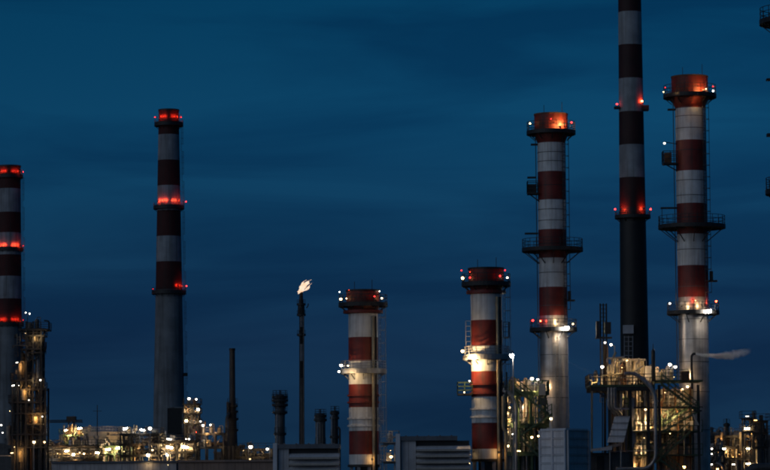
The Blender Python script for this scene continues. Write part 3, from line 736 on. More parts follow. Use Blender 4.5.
# ================================================================== MIDDLE BACKGROUND: columns and thin stack
T = Thing('furnace_stack', 'slim dark furnace stack on a stepped convection base with railed gallery', 'chimney', 232.3, 380, 650); s = T.s
T.part('shaft', MB().lathe([(3.1 * s, T.z(405)), (2.75 * s, T.z(348.5))], 24), BROWNDARK, smooth=True)
T.part('rim', MB().ring(2.5 * s, 3.1 * s, T.z(350.5), T.z(348.3)), BLACK)
T.part('cone', MB().lathe([(5.2 * s, T.z(446)), (4.3 * s, T.z(425)), (3.9 * s, T.z(413)), (3.1 * s, T.z(404))], 24), BROWNDARK, smooth=True)
for y, hp, rr in ((406, 5.4, 3.2), (411.5, 5.6, 3.9), (419, 6.0, 4.2), (430, 5.8, 4.6)): platform(T, y, hp, rr * s, brackets=8, h=1.6)
a = T.q(222, 470, 0); b = T.q(241, 446, 0)
T.part('convection_box', MB().box(a.x, b.x, -4, 4, 0, b.z), DULL)
for k in range(5):
    x = a.x + (b.x - a.x) * (k + .5) / 5; T.part('stiffener', MB().box(x - .15, x + .15, -4.2, -4, 2, b.z), DARK)
T.pipe([T.q(226, 470, -3), T.q(226.5, 418, -3), T.q(229, 413, -2)], .3, DULL, 'bypass_pipe'); T.rect('lattice_gallery', 226.5, 402, 229, 418, -1.6, 1.0, DARK)
lamps(T, [(228, 430.5, .2, 'w', 18, -4.8)])
column_tower('grey process column with crowded dark platforms behind the louvred filter house', 280, 394, 560, 5.0, DULL,
    [(397, 7.6), (400.5, 8.2), (405, 8.0), (412.5, 7.4), (434, 6.2)], None, ((-2.8, 408, .18, GALV), (2.5, 411, .14, DARK)))
column_tower('stubby grey column with pointed dark top platform beside a slimmer one', 320.5, 413, 540, 5.0, DULL,
    [(416, 5.9), (420, 6.4), (445, 5.6)], 'paired columns', ((-3.0, 423, .2, GALV), (2.2, 424, .14, DULL)))
column_tower('slim dark column with pale riser pipe next to a stubbier pointed one', 334.8, 410.5, 540, 3.4, DARK,
    [(413, 4.6), (418, 4.4), (437, 5.0), (446, 4.6)], 'paired columns', ((-2.9, 416, .16, GALV), (5, 428, .2, DARK)))

# ================================================================== FILTER HOUSES (louvred)
def filter_house(label, px0, px1, Y, top, side, louv, rows, roof_px1):
    T = Thing('filter_house', label, 'air intake', (px0 + px1) / 2, 455, Y, 'louvred filter houses'); s = T.s; dp = 6.0
    a = T.q(px0, top[0]); b = T.q(px0 + 4.2, top[0]); zt = a.z
    T.part('end_panel', MB().box(a.x, b.x, -1.6, dp, 0, zt), PANEL)
    c0 = T.q(px0 + 5.2, side); c1 = T.q(louv[0], side)
    n = 2
    for i in range(n):
        xa = c0.x + (c1.x - c0.x) * i / n; xb = c0.x + (c1.x - c0.x) * (i + 1) / n - .03
        T.part('side_panel', MB().box(xa, xb, -1.2, -.9, 0, c0.z), GREYP)
    T.part('house_core', MB().box(b.x + .01, T.q(px1 - 1, 450).x, -.88, dp, 0, c0.z - .02), DARK)
    r0_ = T.q(px0 + 4.4, top[1]); r1_ = T.q(roof_px1, top[1])
    T.part('roof_slab', MB().box(r0_.x, r1_.x, -1.5, dp + .2, c0.z + .01, r0_.z), ROOF)
    for k in range(5):
        x = r0_.x + (r1_.x - r0_.x) * (k + .5) / 5; T.part('roof_rib', MB().box(x - .06, x + .06, -1.52, dp, r0_.z, r0_.z + .08), ROOF)
    x0, x1 = T.q(louv[0] + .3, 455).x, T.q(px1, 455).x
    for py in rows:
        z = T.z(py); h = louv[1] * s
        b = MB(); b.hexa([(x0, -2.0, z - h), (x1, -2.0, z - h), (x1, -1.93, z - h), (x0, -1.93, z - h)], [(x0, -.9, z), (x1, -.9, z), (x1, -.82, z), (x0, -.82, z)])
        hd = T.part('louvre_hood', b, PANEL)
        T.part('drip_edge', MB().box(x0, x1, -2.06, -2.0, z - h - .12, z - h + .08), TANKP, hd)  # brownish highlight along the hood edge put into its colour
        for x in (x0 - .03, x1 + .03):
            T.part('hood_cheek', MB().add([(x, -2.0, z - h), (x, -.9, z - h), (x, -.9, z), (x + .03, -2.0, z - h), (x + .03, -.9, z - h), (x + .03, -.9, z)], [(0, 1, 2), (5, 4, 3), (0, 3, 4, 1), (1, 4, 5, 2), (2, 5, 3, 0)]), GREYP, hd)
    return T
filter_house('grey louvred filter house with flat roof in front of the grey process columns', 273.5, 339.5, 280, (443.5, 444.5), 449, (289.5, 4.6), [453.5, 459.8, 466, 472.2, 478.4], 339.8)
T = filter_house('darker louvred filter house with pale end panel beside the lamp-lit short chimney', 395.8, 470, 285, (434, 436.5), 441, (416, 4.2), [446, 452, 458.2, 464.4, 470.6, 476.8], 457)
# pipework and lamp between the chimney and the darker filter house
T = frame('pipe_rack', 'small pipe frame with warm lamp squeezed between short chimney and filter house', 'pipe rack', 384, 394.5, [443, 462], 300, 2.5, 1, GALV, None, .12, 5, clutter=1, rail=True)
lamps(T, [(391, 456.5, .26, 'w', 70, -1.6), (390.5, 450.5, .08, 'w', 20, -1.3), (386, 461, .1, 'w', 20, -1.3)])
T.pipe([T.q(381, 445.5, -1), T.q(388, 445.5, -1), T.q(388, 438, -1), T.q(400, 437, -1)], .07, GALV)

# ================================================================== PALE RIBBED BOX
T = Thing('ribbed_enclosure', 'pale ribbed metal enclosure with panelled face at the foot of the tall chimney', 'enclosure', 565, 450, 262); s = T.s
zt = T.z(429.8); A = T.q(540.8, 430, 2.6); B = T.q(565.6, 430, 0); C = T.q(587.5, 430, 3.4)
def wallface(P0, P1, ncol, nrow, mat, rib, z0=0.5):
    d = (P1 - P0); d.z = 0; L = d.length; u = d.normalized(); nrm = Vector((u.y, -u.x, 0))
    def bx(a, b, za, zb, o0, o1, nm, mt, par=None):
        p = [P0 + u * a + nrm * o0, P0 + u * b + nrm * o0, P0 + u * b + nrm * o1, P0 + u * a + nrm * o1]
        return T.part(nm, MB().hexa([(q.x, q.y, za) for q in p], [(q.x, q.y, zb) for q in p]), mt, par)
    H = zt - z0; rh = 8.2 * s; rows_ = int(H / rh)
    for i in range(ncol):
        for j in range(nrow):
            za = zt - (j + 1) * rh + .05; zb = zt - j * rh - .05
            if za < z0: continue
            bx(L * i / ncol + .05, L * (i + 1) / ncol - .05, za, zb, 0, .04, 'panel', mat)
    for i in range(ncol + 1): bx(L * i / ncol - .09, L * i / ncol + .09, 0, zt, .04, .20, 'rib', rib)
    for j in range(nrow + 1):
        if zt - j * rh > z0:
            for i in range(ncol): bx(L * i / ncol + .1, L * (i + 1) / ncol - .1, zt - j * rh - .07, zt - j * rh + .01, .045, .15, 'rail', rib)
Az = Vector((A.x, A.y, 0)); Bz = Vector((B.x, B.y, 0)); Cz = Vector((C.x, C.y, 0))
wallface(Az, Bz, 2, 8, PANEL, PANEL); wallface(Bz + Vector((.1, 0.05, 0)), Cz, 1, 8, GREYP, GREYP)  # lit face pale, turned-away face grey: light and shade put into the panels
Dz = Az + Cz - Bz
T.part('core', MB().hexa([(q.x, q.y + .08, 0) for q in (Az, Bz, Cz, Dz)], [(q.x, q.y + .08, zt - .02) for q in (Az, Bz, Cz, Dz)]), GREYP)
T.part('roof_sheet', MB().hexa([(q.x * 1.03, q.y - .12, zt + .02) for q in (Az, Bz, Cz, Dz)], [(q.x * 1.03, q.y - .12, zt + .14) for q in (Az, Bz, Cz, Dz)]), PANEL)
lamp(T, T.q(538.3, 436, 0.4), .12, 'w', 60)

# ================================================================== GREEN STRUCTURE BETWEEN THE CHIMNEYS (500-548)
def stair(T, p0, p1, dy, width, mat):
    A = T.q(p0[0], p0[1], dy); B = T.q(p1[0], p1[1], dy); b = MB()
    for y in (0, width):
        o = Vector((0, y, 0))
        b.hexa([A + o + Vector((-.06, 0, -.22)), A + o + Vector((.06, 0, -.22)), A + o + Vector((.06, .06, -.22)), A + o + Vector((-.06, .06, -.22))],
               [A + o + Vector((-.06, 0, .1)), A + o + Vector((.06, 0, .1)), A + o + Vector((.06, .06, .1)), A + o + Vector((-.06, .06, .1))])
        b.tube(A + o, B + o, .13, 4)
    st = T.part('stair', b, mat)
    n = max(3, int(abs(B.z - A.z) / .22)); b = MB()
    for i in range(n):
        p = A.lerp(B, (i + .5) / n); b.box(p.x - .14, p.x + .14, dy + .06, dy + width - .04, p.z - .02, p.z + .02)
    T.part('tread', b, GALV, st, kind='stuff')
    b = MB()
    for y in (0, width):
        for h in (.55, 1.05):
            o = Vector((0, y, h)); b.tube(A + o, B + o, .045, 4)
        for i in range(6):
            p = A.lerp(B, i / 5) + Vector((0, y, 0)); b.tube(p, p + Vector((0, 0, 1.05)), .04, 4)
    T.part('handrail', b, mat, st)
    return st

T = Thing('stair_structure', 'green steel platform and stairs packed with lit pipework between two banded chimneys', 'steel structure', 524, 430, 312); s = T.s; T.boost = 2.6
for px in (505, 517, 531, 545):
    for dy in (-2.2, 2.2):
        a = T.q(px, 392, dy); T.part('column', MB().box(a.x - .12, a.x + .12, dy - .12, dy + .12, 0, a.z), GREEN)
for py, x0, x1 in ((392, 504, 548), (424, 504, 548), (452, 504, 540)):
    a = T.q(x0, py); b = T.q(x1, py)
    d = T.part('deck', MB().box(a.x, b.x, -2.5, 2.5, a.z - .12, a.z), GREEN)
    T.part('railing', rail_line([(a.x, 2.4, a.z), (a.x, -2.4, a.z), (b.x, -2.4, a.z), (b.x, 2.4, a.z)], 1.1, .045, 1.1, 2), GREEN, d)
    for dy in (-2.3, 2.2): T.part('beam', MB().box(a.x, b.x, dy - .1, dy + .1, a.z - .45, a.z - .13), GREEN)
stair(T, (514, 387), (548, 414), -3.4, .9, GREEN); stair(T, (552, 414), (521, 435), -3.6, .9, GREEN); stair(T, (510, 397), (532, 424), 1.0, .9, GREEN)
stair(T, (520, 438), (545, 462), -3.2, .9, GREEN)
rnd = random.Random(11)
for (px, y0, y1, rp, mt, dy) in ((516.5, 391.5, 381, 1.5, INSUL, -1), (520.5, 391.5, 383, 1.2, STEEL, -1.4), (524.5, 391.5, 379.5, 1.6, INSUL, -.6), (528.5, 391.5, 381, 1.3, TANKP, -1.2), (534.5, 391.5, 384, 1.8, STEEL, -1.3), (511, 391.5, 379, 2.2, RUST, 0)):
    a = T.q(px, y0, dy); b = T.q(px, y1, dy); vessel(T, a.x, dy, a.z, b.z, rp * s, mt, 1)
T.rect('junction_box', 539, 383.5, 545.5, 395, -3.1, .8, TANKP)
T.rect('junction_box', 538, 398, 546, 405, -2.9, .6, DULL)
T.rect('cabinet', 524, 407, 534, 421, -1.0, 1.2, RUST); T.rect('cabinet', 527, 398, 533, 407, -.5, 1.0, INSUL)
T.rect('casing', 505.5, 396, 509.5, 470, 1.2, 1.2, INSUL)
for k in range(18):
    px = 506 + rnd.uniform(0, 38); y = rnd.uniform(398, 445); px2 = px + rnd.uniform(-7, 7); dy = rnd.uniform(-1.8, 1.5)
    T.pipe([T.q(px, 470, dy), T.q(px, y, dy), T.q(px2, y - 3, dy), T.q(px2, 388, dy)], rnd.uniform(.07, .17), rnd.choice([INSUL, GALV, STEEL, GREEN]), n=7)
T.pipe([T.q(503.5, 391.5, -2.9), T.q(510, 393, -2.9), T.q(516, 404, -2.9), T.q(516, 470, -2.9)], .17, STEEL, 'curved_pipe', bend=.9, n=10)
for (px, py) in ((509, 409), (506.5, 404), (512, 401), (509, 420), (508, 428)):
    a = T.q(px, py, -2.4); T.part('valve', MB().lathe([(.12, a.z - .28), (.3, a.z - .2), (.12, a.z), (.3, a.z + .2), (.12, a.z + .3)], 10, (a.x, a.y)), INSUL, smooth=True)
lamps(T, [(532, 378.6, .27, 'c', 60, -1.6), (537.7, 379.6, .2, 'c', 55, -1.6), (518.5, 379, .13, 'w', 30, -1.8), (509.5, 407.5, .16, 'w', 90, -3.2), (524, 407, .14, 'w', 45, -2.0),
          (507.8, 445.5, .28, 'w', 70, -2.8), (519, 451, .26, 'w', 60, -3.0, .1), (531.8, 437.2, .2, 'w', 50, -2.8), (511, 422, .12, 'w', 60, -2.9), (522.5, 390.5, .08, 'w', 60, -2.7), (535, 390.5, .08, 'w', 50, -2.7), (512.5, 434, .09, 'c', 25, -2.8)])
lamps(T, [(551, 418.7, .22, 'w', 60, -3.9)])
T.part('lit_bracket', MB().tube(T.q(551, 421, -3.8), T.q(553.5, 430, -3.8), .12, 6), TANKP)
for (px, py) in ((532, 377), (537.7, 378)): T.part('lamp_pole', MB().tube(T.q(px, 392, -1.5), T.q(px, py, -1.5), .05, 6), GALV)
T.rect('dark_backing', 505, 426, 541, 480, 2.8, 2.0, DULL)  # added dark backing that closes off the sky behind the pipework
for k in range(5): T.rect('backing_rib', 507 + 7.5 * k, 426.3, 507.8 + 7.5 * k, 480, 2.6, .18, DARK)
for (px, py, st) in ((509, 398, 40), (520, 398, 45), (531, 401, 45), (541, 396, 40), (512, 413, 40), (526, 418, 35), (537, 424, 30), (513, 431, 25), (527, 441, 25)):
    lamp(T, T.q(px, py, -2.2), .11, 'w', st, 'shield', 'flood_light')  # shielded lamps added to brighten the pipework
tangle(T, 504, 547, 380, 462, -2.4, 1.5, 60, 101, [INSUL, GALV, GREEN, DULL, STEEL, GREEN])
lamp_post('tall lamp post with dazzling lamp beside the short banded chimney', 511.6, 355.3, 300, .34, 'c', 70, None, .15)

# ================================================================== STAIR TOWER AND PLATFORM (590-710)
T = Thing('process_platform', 'cluttered main platform with stair tower, big curved pipe and lamp-lit equipment at the black stack', 'steel structure', 650, 420, 318); s = T.s; T.boost = 2.2
a = T.q(587.5, 386, 0); b = T.q(652, 386, 0)
d = T.part('main_deck', MB().box(a.x, b.x, -3.4, 3.4, a.z - .2, a.z), GREEN)
T.part('railing', rail_line([(b.x, -3.3, a.z), (a.x, -3.3, a.z), (a.x, 3.3, a.z)], 1.1, .05, 1.0, 3), DARK, d)
for dy in (-3.2, -1, 1, 3.1): T.part('beam', MB().box(a.x + .1, b.x, dy - .12, dy + .12, a.z - .65, a.z - .21), DARK)
for px in (590.5, 599): T.part('knee_brace', MB().tube(T.q(px, 386.5, -3.0), T.q(608, 399, -3.0), .08, 5), DARK)
a2 = T.q(652.5, 381, 0); b2 = T.q(700, 381, 0)
d = T.part('upper_deck', MB().box(a2.x, b2.x, -2.8, 2.2, a2.z - .18, a2.z), GREEN)
T.part('railing', rail_line([(a2.x, -2.7, a2.z), (b2.x - 1.5, -2.7, a2.z)], 1.1, .045, 1.0, 3), GREEN, d)
for (px, dy, yt) in ((609, -3, 386), (630, -3, 386), (648, -3, 386), (609, 3, 386), (630, 3, 386), (648, 3, 386), (659, -2.6, 381), (698, -2.6, 381), (659, 2.0, 381), (698, 2.0, 381)):
    p = T.q(px, yt + 2, dy); T.part('column', MB().box(p.x - .14, p.x + .14, dy - .14, dy + .14, 0, p.z - .2), DARK)
for py in (407.5, 431.5, 455):
    a = T.q(632, py, 0); b = T.q(700, py, 0)
    d = T.part('landing', MB().box(a.x, b.x, -2.7, 2.2, a.z - .14, a.z), GREEN if py != 407.5 else DARK)
    if py != 407.5: T.part('railing', rail_line([(a.x, -2.65, a.z), (b.x, -2.65, a.z)], 1.1, .05, .8, 2), GREEN, d)
# zigzag stairs
stair(T, (662, 384), (697, 411), -3.9, .9, GREEN); stair(T, (699, 411), (664, 431), -4.1, .9, GREEN); stair(T, (690, 432), (656, 463), -4.0, .9, GREEN); stair(T, (661, 460), (684, 478), -4.2, .9, GREEN)
stair(T, (655, 430), (688, 408), -.4, .9, GREEN)
T.rect('landing', 692, 410, 702, 411.4, -4.4, 2.0, DARK)
T.part('frame_post', MB().tube(T.q(701, 407, -4.2), T.q(700.5, 432, -4.2), .06, 5), GALV); T.part('frame_bar', MB().tube(T.q(693, 414, -4.2), T.q(698.5, 425, -4.2), .09, 5), TANKP)
rnd = random.Random(77)
# warm lit casing behind the stairs, built of panels
for i in range(4):
    for j in range(6):
        xa = 657.5 + 9.0 * i; ya = 389 + 9.2 * j
        T.rect('casing_panel', xa, ya, xa + 8.6, ya + 8.8, 1.0 + .08 * ((i + j) % 2), .4, [TANKP, INSUL, TANKP, STEEL][(i * 3 + j) % 4])
for k in range(6):
    px = 660 + 6 * k + rnd.uniform(-.8, .8); dy = rnd.uniform(-.6, .7); y = rnd.uniform(392, 436); px2 = px + rnd.uniform(-5, 5)
    T.pipe([T.q(px, 470, dy), T.q(px, y, dy), T.q(px2, y - 2.5, dy), T.q(px2, 386 + rnd.uniform(0, 14), dy)], rnd.uniform(.06, .15), rnd.choice([INSUL, GALV, DULL, DULL, RUST]), n=7)
for k in range(14):
    py = 391 + 3.9 * k; T.part('cable_tray', MB().box(T.q(658 + rnd.uniform(0, 8), py).x, T.q(676 + rnd.uniform(0, 18), py).x, .78, .95, T.z(py) - .05, T.z(py) + .04), rnd.choice([DARK, DULL, GREEN, DARK]))
for k in range(7):
    px = rnd.uniform(660, 690); py = rnd.uniform(395, 440); T.rect('instrument_box', px, py, px + rnd.uniform(2, 4.5), py + rnd.uniform(3, 6), .2, .5, rnd.choice([DULL, RUST, GREYP, TANKP]))
T.rect('casing_core', 657.6, 389.2, 693, 470, 1.6, 1.5, DULL)
T.rect('lower_casing', 657, 446, 690, 470, .4, .5, BROWNP)
# equipment on the main deck
for (px, y0, y1, rp, mt, dy) in ((608.5, 385.8, 366, 1.4, INSUL, -2), (612.5, 385.8, 363, 1.2, TANKP, -1.6), (617, 385.8, 361.5, 1.6, INSUL, -1.2), (622.5, 385.8, 364, 2.0, RUST, -1.8), (628, 385.8, 360, 1.6, TANKP, -1.0),
                                 (595, 385.8, 372, 1.3, DULL, 0), (656, 380.8, 368.5, 1.6, TANKP, -1.4), (661.5, 380.8, 371, 1.8, INSUL, -1.2), (667, 380.8, 367.5, 1.6, TANKP, -1.0), (671, 380.8, 370, 1.2, INSUL, -1.5)):
    a = T.q(px, y0, dy); b = T.q(px, y1, dy); vessel(T, a.x, dy, a.z, b.z, rp * s, mt, 2)
T.rect('equipment_housing', 627, 361, 644, 378, -.2, 2.6, TANKP)
for k in range(4): T.rect('housing_rib', 629 + 4.2 * k, 361.5, 629.9 + 4.2 * k, 378, -.4, .2, INSUL)
T.rect('housing_roof', 622.5, 358.5, 645.5, 360.8, -1.0, 3.8, TANKP)
T.rect('grey_cabinet', 645.5, 366, 653, 381, -1.0, 2.0, GREYP)
for (pts, r_, mt) in (([(607, 362), (607, 358.5), (624, 357)], .10, TANKP), ([(613, 380), (613, 357.5), (616, 352)], .12, INSUL), ([(602, 384), (602, 375), (622, 374), (622, 370)], .1, INSUL), ([(634, 384), (634, 372), (643, 366)], .1, STEEL)):
    T.pipe([T.q(x, y, -2.3) for x, y in pts], r_, mt)
T.part('bent_arm', MB().bent([T.q(614.7, 364, -2.2), T.q(614.7, 346, -2.2), T.q(611, 344.5, -2.2)], .06, n=6), GALV)
# the mast with cages
for px in (600.2, 603.2, 606.2):
    T.part('mast_leg', MB().tube(T.q(px + .7, 385, -.6), T.q(px, 303.5, -.6), .09, 5), DARK)
for k in range(12): T.part('mast_rung', MB().tube(T.q(600.3, 305 + 4 * k, -.6), T.q(606.3, 305 + 4 * k, -.6), .05, 4), DARK)
T.rect('mast_box', 596.5, 321, 599.4, 337, -.9, .8, DARK); T.rect('mast_drum', 605, 322, 611, 333.5, -1.1, 1.2, DARK); T.rect('mast_ledge', 596, 336.8, 612, 338.3, -1.2, 1.4, DARK)
T.rect('mast_column', 603.6, 345, 608, 386, -.4, .8, RUST)
p = T.q(653.6, 381, -2.5); e = T.q(653.2, 351, -2.5); tip = T.q(653.0, 344, -2.5)
T.part('spire', MB().lathe([(.22, p.z), (.20, e.z), (.05, e.z + .25), (.03, tip.z)], 10, (p.x, p.y)), DARK)
# tubes under the deck
for k, px in enumerate((608.5, 611.6, 615.3)):
    T.pipe([T.q(px, 387.5, -3.3), T.q(px, 407, -3.3), T.q(px + 6, 414, -2.4)], .15, GALV, 'down_pipe', n=10)
T.pipe([T.q(614, 388, -3.6), T.q(614.5, 408.5, -3.6), T.q(629, 408.8, -3.6)], .09, STEEL)
for k in range(5): T.pipe([T.q(618.5 + 2.6 * k, 388, -2.4 + .4 * k), T.q(618.5 + 2.6 * k, 470, -2.4 + .4 * k)], .13, [DULL, GREYP, DULL, STEEL, RUST][k])
T.rect('shell_casing', 631, 398, 634.6, 470, -2.2, 1.2, STEEL)
T.rect('warm_backing', 635, 396, 653, 470, 1.6, .4, RUST)
# sloping duct, four panels
top = [(615.5, 416.5), (630, 416.5)]; bot = [(608, 443), (623.5, 443)]
for k in range(4):
    t0, t1 = k / 4, (k + 1) / 4 - .03
    L0 = T.q(615.5 + (608 - 615.5) * t0, 416.5 + 26.5 * t0, -4.6); R0 = T.q(630 + (623.5 - 630) * t0, 416.5 + 26.5 * t0, -4.6)
    L1 = T.q(615.5 + (608 - 615.5) * t1, 416.5 + 26.5 * t1, -4.6); R1 = T.q(630 + (623.5 - 630) * t1, 416.5 + 26.5 * t1, -4.6)
    bk = Vector((0, 1.6, 0)); q4 = lambda a, b: [a, b, b + bk, a + bk]
    T.part('duct_panel', MB().hexa(q4(L1, R1), q4(L0, R0)), PANEL)
    b = Vector((0, -.06, 0)); T.part('duct_flange', MB().tube(L0 + b, R0 + b, .06, 4), GREYP)
T.part('canopy_roof', MB().hexa([T.q(588, 451.5, -5.4), T.q(612, 450, -5.4), T.q(612, 450, -3), T.q(588, 451.5, -3)], [T.q(588, 449.3, -5.4), T.q(612, 446, -5.4), T.q(612, 446, -3), T.q(588, 449.3, -3)]), GREYP)
T.part('canopy_roof', MB().hexa([T.q(606, 449.5, -5.3), T.q(621, 445.5, -5.3), T.q(621, 445.5, -3), T.q(606, 449.5, -3)], [T.q(606, 446, -5.3), T.q(621, 442.8, -5.3), T.q(621, 442.8, -3), T.q(606, 446, -3)]), BROWNP)
for px in (590, 610, 621): T.part('canopy_post', MB().tube(T.q(px, 480, -5.2), T.q(px, 450, -5.2), .08, 5), GALV)
T.rect('shelter_wall', 590.5, 452.5, 633, 480, -3.0, .3, DULL); T.rect('shelter_door', 597, 456, 604, 480, -3.1, .08, DARK)
T.rect('pipework_backing', 611, 389, 631, 470, 1.2, .8, DULL)  # added backing, stands for the dark pipework under the deck
for k in range(6): T.rect('backing_bar', 611, 392 + 11 * k, 631, 393 + 11 * k, 1.0, .18, DARK)
# the big curved pipe
T.pipe([T.q(624, 373.6, -5.2), T.q(636, 373.4, -5.2), T.q(655.2, 391, -5.2), T.q(655.6, 459, -5.2), T.q(648, 468.5, -5.2), T.q(616, 469, -5.2)], 1.75 * s, STEEL, 'curved_pipe', bend=1.6, n=16)
for py in (405, 420, 436, 450):
    a = T.q(655.4, py, -5.2); b = MB().ring(1.7 * s, 2.25 * s, a.z - .05, a.z + .05, n=16); b.v = [(x + a.x, y + a.y, z) for x, y, z in b.v]; T.part('pipe_flange', b, GALV)
T.pipe([T.q(643, 376, -4.2), T.q(652, 386, -4.2), T.q(658, 402, -4.2)], .08, GALV)
T.part('cross_bar', MB().tube(T.q(632, 431, -3.0), T.q(655, 430.5, -3.0), .07, 6), GALV); T.part('cross_bar', MB().tube(T.q(606, 451.5, -4), T.q(655, 450.5, -3.4), .06, 6), GALV)
# lit valves and manifolds
rnd = random.Random(21)
for k in range(16):
    px = rnd.uniform(634, 652); py = rnd.uniform(405, 460); dy = rnd.uniform(-2.2, .6); a = T.q(px, py, dy)
    T.part('valve', MB().lathe([(.10, a.z - .35), (.28, a.z - .22), (.10, a.z), (.28, a.z + .22), (.10, a.z + .35)], 10, (a.x, a.y)), rnd.choice([INSUL, GALV, TANKP]), smooth=True)
for k in range(9):
    px = rnd.uniform(634, 652); dy = rnd.uniform(-2, .8); y = rnd.uniform(400, 440); px2 = px + rnd.uniform(-6, 6)
    T.pipe([T.q(px, 470, dy), T.q(px, y, dy), T.q(px2, y - 2, dy), T.q(px2, 390, dy)], rnd.uniform(.07, .14), rnd.choice([INSUL, GALV, STEEL, DULL]), n=7)
T.rect('brown_box', 681.5, 371, 689.5, 380.5, -3.0, 1.2, RUST)
lamps(T, [(602.3, 366.8, .24, 'c', 60, -2.6), (605, 342.5, .17, 'c', 35, -1.2), (611, 344.6, .18, 'c', 40, -2.3), (596, 381.5, .14, 'w', 35, -3.0), (617, 358.5, .15, 'w', 45, -2.2), (627, 360.5, .15, 'w', 70, -2.4, -.35), (634, 381, .10, 'w', 40, -3.2),
          (612, 373, .09, 'w', 60, -2.9), (640, 371, .13, 'w', 55, -1.6), (622, 367.5, .10, 'w', 60, -2.7), (669.8, 364.5, .26, 'c', 55, -1.9), (675.3, 366.8, .24, 'c', 50, -1.9), (658, 369, .1, 'w', 45, -2.2), (674, 377, .1, 'w', 45, -2.4),
          (687.5, 386.5, .22, 'w', 110, -2.4), (682, 389.5, .22, 'w', 110, -1.2), (693.5, 410.5, .24, 'w', 60, -3.2, .15), (665, 392.5, .14, 'w', 90, -1.0), (645.5, 409.5, .17, 'w', 110, -2.6), (641, 420, .13, 'w', 90, -2.5), (648, 424, .12, 'w', 90, -2.3),
          (644, 438, .13, 'w', 80, -2.3), (640, 452, .12, 'w', 60, -2.3), (638, 467, .14, 's', 70, -3.0), (676, 418, .13, 'w', 80, -1.2), (670, 433.5, .12, 'w', 60, -1.2), (684, 467, .26, 's', 70, -3.0), (663, 413, .14, 'w', 70, -1.0)])
T.part('lamp_pole', MB().tube(T.q(602.3, 386, -2.5), T.q(602.3, 368, -2.5), .06, 6), GALV)
T.part('lamp_pole', MB().tube(T.q(672.5, 381, -1.8), T.q(672.5, 365, -1.8), .06, 6), GALV)
tangle(T, 606, 654, 358, 385, -2.6, 1.5, 36, 102, [INSUL, TANKP, DULL, RUST, GALV])
tangle(T, 609, 655, 390, 466, -2.6, .6, 60, 103, [DULL, DARK, GREYP, INSUL, GREEN, GALV])
tangle(T, 657, 695, 388, 466, .4, .9, 10, 104, [GREEN, DARK, INSUL, DULL, GALV])
tangle(T, 589, 606, 372, 384, -2.6, 1.5, 10, 105, [DULL, DARK, INSUL])
for (px, py, st) in ((662, 397, 60), (670, 394, 70), (679, 396, 70), (688, 399, 60), (666, 411, 60), (677, 414, 60), (688, 417, 45), (664, 425, 40), (680, 428, 30), (670, 446, 25), (640, 396, 40), (622, 396, 25), (620, 402, 25), (600, 389, 14)):
    lamp(T, T.q(px, py, -1.8), .11, 'w', st, 'shield', 'flood_light')  # hidden lamps added to light the casing evenly
# vent pipe in front of the chimney
T = Thing('vent_pipe', 'dark hooked vent pipe in front of the steel chimney, puffing steam', 'pipe', 692, 400, 328)
T.part('riser', MB().bent([T.q(693.5, 470, 0), T.q(691.5, 356, 0), T.q(693.5, 353.6, 0), T.q(695.5, 353.8, 0)], .13, .3, 10), DARK, smooth=True)
for py in (375, 400, 430): T.part('pipe_clamp', MB().tube(T.q(692.2, py, 0), T.q(692.2, py, 2.4), .06, 5), DARK)

# ================================================================== LEFT DARK COLUMNS (0-50)
T = Thing('column_cluster', 'dark steel tower of paired columns and railed platforms lit by small lamps', 'steel structure', 34, 390, 560); s = T.s
for (px, hp, yt, mt) in ((29.3, 3.0, 322, DULL), (37.6, 2.6, 327, DULL), (22.5, 2.4, 352, DARK), (43, 1.2, 338, DARK)):
    a = T.q(px, 380, 0); r_ = hp * s
    T.part('shell', MB().lathe([(r_, 0), (r_, T.z(yt) - r_ * .5), (r_ * .7, T.z(yt) - r_ * .15), (.05, T.z(yt))], 22, (a.x, 0)), mt, smooth=True)
for (py, x0, x1) in ((329.5, 20, 50), (335.5, 24, 46), (349, 22, 43), (352.5, 29, 43.5), (380, 12, 34), (389, 26, 46), (402, 10, 43), (413, 16, 46), (424, 26, 45), (434, 12, 46), (447, 20, 50)):
    a = T.q(x0, py, 0); b = T.q(x1, py, 0)
    d = T.part('deck', MB().box(a.x, b.x, -2.6, 2.6, a.z - .3, a.z), DARK)
    T.part('railing', rail_line([(a.x, 2.5, a.z), (a.x, -2.5, a.z), (b.x, -2.5, a.z), (b.x, 2.5, a.z)], 1.2, .06, 1.3, 3), DARK, d)
    T.part('knee_brace', MB().tube((a.x + .2, -2.3, a.z - .3), (a.x + 1.6, -2.3, a.z - 2.0), .1, 4), DARK); T.part('knee_brace', MB().tube((b.x - .2, -2.3, a.z - .3), (b.x - 1.8, -2.3, a.z - 2.2), .1, 4), DARK)
for px, yt in ((12.5, 380), (18, 372), (26, 322), (33, 322), (41, 329), (45.5, 388)):
    a = T.q(px, 400, -2.4); T.part('column', MB().box(a.x - .16, a.x + .16, -2.56, -2.24, 0, T.z(yt)), DARK)
    T.part('column', MB().box(a.x - .16, a.x + .16, 2.24, 2.56, 0, T.z(yt)), DARK)
rnd = random.Random(5)
for k in range(14):
    px = rnd.uniform(14, 45); y = rnd.uniform(345, 440); px2 = px + rnd.uniform(-8, 8)
    T.pipe([T.q(px, 470, -1.8), T.q(px, y, -1.8), T.q(px2, y - 4, -1.8), T.q(px2, y - rnd.uniform(10, 20), -1.8)], rnd.uniform(.12, .25), rnd.choice([DULL, DARK, DARK, RUST, DULL]), n=7)
